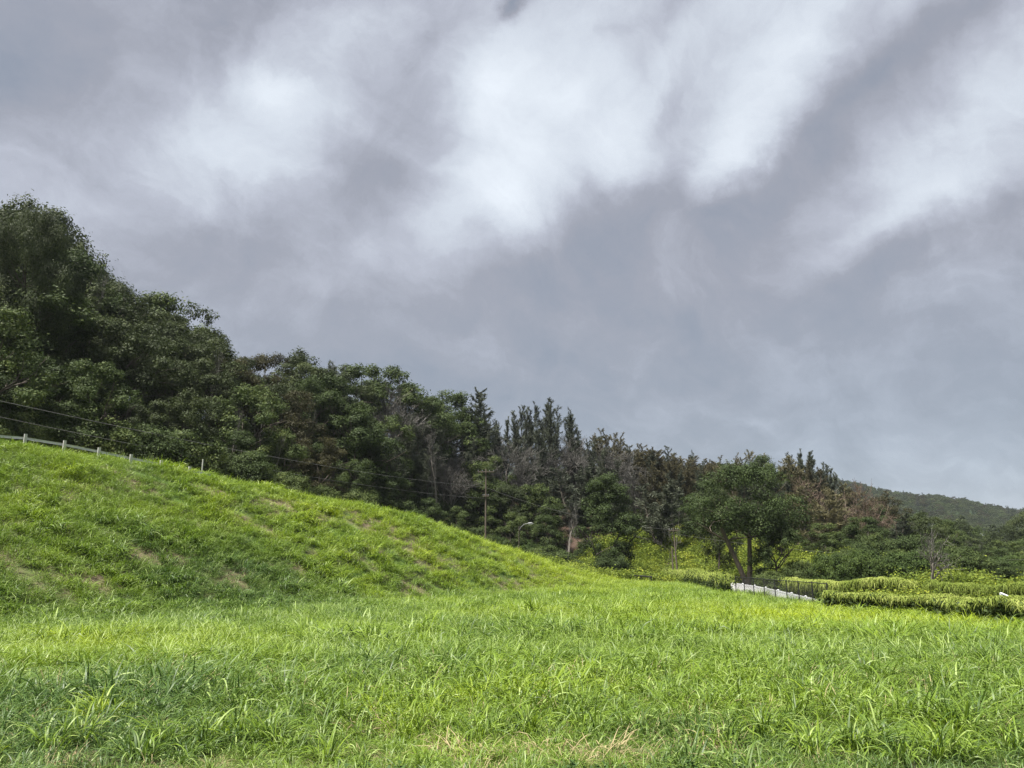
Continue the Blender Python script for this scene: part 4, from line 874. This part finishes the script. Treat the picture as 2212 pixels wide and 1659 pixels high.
P = at(203, 459.5, 47.5); zg = gz(P[0], P[1]); mb = MB(); mb.tube([(0, 0, 0), (0, 0, P[2] - zg)], .04, 8); o = link('marker_post', mb.mesh('marker_post', M['postwood']), None, (P[0], P[1], zg)); tag(o, 'thin lone marker post on the slope crest past the guardrail', 'post')

# ------------------------------------------------------------------ utility poles, wires, lamps
def pole(name, x, y, ztop, label, arms=((.35, 1.1),), r=.12, lean=(0, 0), trans=False, az=0.0):
    zg = gz(x, y); h = ztop - zg; rt = bpy.data.objects.new(name, None); COL.objects.link(rt); rt.location = (x, y, zg); rt.rotation_euler = (lean[0], lean[1], az)
    mb = MB(); mb.tube([(0, 0, -.5), (0, 0, h * .5), (0, 0, h)], np.array([r, r * .85, r * .7]), 10); link('shaft', mb.mesh('shaft', M['pole']), rt)
    for dz_, hw in arms:
        mb = MB(); mb.box((0, -r - .04, h - dz_), (hw * 2, .09, .11)); ca = link('crossarm', mb.mesh('arm', M['pole'], False), rt)
        for sx_ in (-.95, -.45, .45, .95):
            mb = MB(); c = (sx_ * hw, -r - .04, h - dz_ + .055); mb.tube([c, (c[0], c[1], c[2] + .06), (c[0], c[1], c[2] + .10), (c[0], c[1], c[2] + .17)], np.array([.02, .05, .045, .03]), 8); link('insulator', mb.mesh('ins', M['lampsteel']), ca)
    if trans:
        mb = MB(); mb.tube([(r + .22, 0, h - 1.7), (r + .22, 0, h - 1.6), (r + .22, 0, h - .9), (r + .22, 0, h - .82)], np.array([.2, .24, .24, .16]), 12); link('transformer', mb.mesh('tr', M['lampsteel']), rt)
    tag(rt, label, 'pole'); return np.array([x, y, ztop])
P1 = at(486, 469, 95); pole('utility_pole', P1[0], P1[1], P1[2], 'tall wooden utility pole with crossarm rising behind the grassy crest', arms=((.35, 1.0), (3.3, .35)))
P0 = np.array([-44.0, 43.0]); z0 = gz(*P0); pole('utility_pole', P0[0], P0[1], 18.2, 'utility pole further up the road beyond the left edge', arms=((.35, 1.0), (3.3, .35)))
P2 = at(676, 528, 86); pole('utility_pole', P2[0], P2[1], P2[2], 'thin slightly leaning pole on the vine covered bank', arms=((.25, .5),), r=.10, lean=(0, -.05))
Pb = at(672, 548, 84); pole('wooden_post', Pb[0], Pb[1], Pb[2], 'short dark post just left of the thin leaning pole', arms=(), r=.09)
P3 = at(975, 557, 72); pole('utility_pole', P3[0], P3[1], P3[2], 'pole carrying a grey transformer can behind the rear hedge', arms=((.2, .7),), r=.13, trans=True)
P4 = at(983, 560.5, 70); pole('wooden_post', P4[0], P4[1], P4[2], 'bare leaning pole right of the transformer pole', arms=(), r=.09, lean=(0, -.2))
P5 = at(1090, 548, 66); pole('utility_pole', P5[0], P5[1], P5[2], 'utility pole beyond the right edge', arms=((.2, .7),), r=.13)
def wire(name, A, B, sag, label, r=.010):
    A = np.array(A, float); B = np.array(B, float); t = np.linspace(0, 1, 40)[:, None]; P = A + (B - A) * t; P[:, 2] -= sag * 4 * t[:, 0] * (1 - t[:, 0]); mb = MB(); mb.tube(P - A, r, 5)
    o = link(name, mb.mesh(name, M['wire']), None, A); tag(o, label, 'cable', 'overhead cables')
def passing(u, v, Bp, Y):            # start point so that the span passes the sight line (u, v) at depth Y
    q_ = at(u, v, Y); t = 1.35; return Bp + (q_ - Bp) * t
E1 = at(485, 487, 95); E2 = at(485, 498.5, 95); E0 = at(483, 472, 94.8)
wire('overhead_cable', passing(0, 384, E1, 40), E1, 1.15, 'upper of the two cables sloping from the left edge to the utility pole', .014)
wire('overhead_cable', passing(0, 400, E2, 40), E2, 1.15, 'lower of the two cables sloping from the left edge to the utility pole', .012)
wire('overhead_cable', E1, at(676, 530, 86), .9, 'thin cable from the utility pole down to the thin leaning pole', .009)
wire('overhead_cable', at(676, 534, 86), at(974, 560, 72), .5, 'cable from the thin leaning pole past the two-trunk tree to the transformer pole', .008)
wire('overhead_cable', at(976, 558, 72), P5 + [0, 0, -.2], .4, 'cable leaving the transformer pole towards the right edge', .007)
wire('overhead_cable', at(820, 561, 70), at(974, 564, 72), .3, 'lower cable crossing in front of the round bushes', .006)
def lamp(u, v, Y, h_over, label, side=1, reach=1.0):
    P = at(u, v, Y); zg = gz(P[0], P[1]); h = P[2] - zg; rt = bpy.data.objects.new('street_lamp', None); COL.objects.link(rt); rt.location = (P[0], P[1], zg)
    mb = MB(); mb.tube([(0, 0, -.3), (0, 0, h)], np.array([.08, .055]), 8); link('pole', mb.mesh('lp', M['bark']), rt)
    mb = MB(); mb.tube([(0, 0, h - .5), (.25 * side, 0, h - .1), (.6 * side * reach, 0, h + .2), (reach * side, 0, h + .28)], .035, 6); link('arm', mb.mesh('la', M['lampsteel']), rt)
    mb = MB(); x0 = reach * side; mb.tube([(x0, 0, h + .28), (x0 + .1 * side, 0, h + .30), (x0 + .4 * side, 0, h + .30), (x0 + .65 * side, 0, h + .24)], np.array([.05, .11, .13, .05]), 10); hd = link('lamp_head', mb.mesh('lh', M['lampsteel']), rt)
    mb = MB(); mb.tube([(x0 + .12 * side, 0, h + .20), (x0 + .5 * side, 0, h + .18)], .09, 8); link('lens', mb.mesh('ll', M['lampglass']), hd); tag(rt, label, 'street lamp')
lamp(519, 526, 90, 0, 'small street lamp with pale curved head left of the brown brush patch')
lamp(951, 557, 74, 0, 'street lamp with a horizontal head behind the rear hedge, right of the forked tree', 1, 1.0)

# ------------------------------------------------------------------ distant house
def house(u, v, Y, w, dp, h, rz, label):
    P = at(u, v, Y); z = gz(P[0], P[1]); z = max(z, P[2] - h - 1.2) ; rt = bpy.data.objects.new('house', None); COL.objects.link(rt); rt.location = (P[0], P[1], z); rt.rotation_euler = (0, 0, rz); tag(rt, label, 'house')
    mb = MB(); mb.box((0, 0, h / 2 - 1), (w, dp, h + 2)); link('wall', mb.mesh('w', M['wall'], False), rt)
    e = .6; W2, D2 = w / 2 + e, dp / 2 + e; r0_ = h + .01; rh = h + 1.5; I = W2 - D2 * .7
    V = [(-W2, -D2, r0_), (W2, -D2, r0_), (W2, D2, r0_), (-W2, D2, r0_), (-I, 0, rh), (I, 0, rh)]; mb = MB(); mb.add(V, [[0, 1, 5, 4], [2, 3, 4, 5]]); mb.add(V, [[1, 2, 5], [3, 0, 4]]); mb.add(V, [[0, 3, 2, 1]]); link('roof', mb.mesh('r', M['roof'], False), rt)
    for k in range(4):
        mb = MB(); mb.box((-w / 2 + w * (k + .5) / 4, -dp / 2 - .01, h * .55), (w / 7, .06, h * .4)); link('window', mb.mesh('wi', M['glass'], False), rt)
house(974, 534, 405, 13, 8, 2.8, .25, 'low grey roofed house between the two columnar trees on the far slope')
house(966, 531, 440, 6, 5, 2.4, -.2, 'small pale building just above the grey roofed house on the far slope')

# ------------------------------------------------------------------ thin air over the far hill
m_ = bpy.data.materials.new('haze'); m_.use_nodes = True; m_.node_tree.nodes.clear(); q = G(m_.node_tree)
pv = q.n('ShaderNodeVolumePrincipled'); pv.inputs['Color'].default_value = (.82, .90, 1, 1); pv.inputs['Density'].default_value = .00011; pv.inputs['Anisotropy'].default_value = .2
oo = q.n('ShaderNodeOutputMaterial'); q.t.links.new(pv.outputs[0], oo.inputs['Volume'])
mb = MB(); mb.box((0, 0, 0), (8400, 8400, 176)); tag(link('haze', mb.mesh('haze', m_, False), None, (0, 0, 76)), 'thin pale haze in the air over the distant hillside', 'haze', kind='stuff')
SC.cycles.volume_bounces = 0
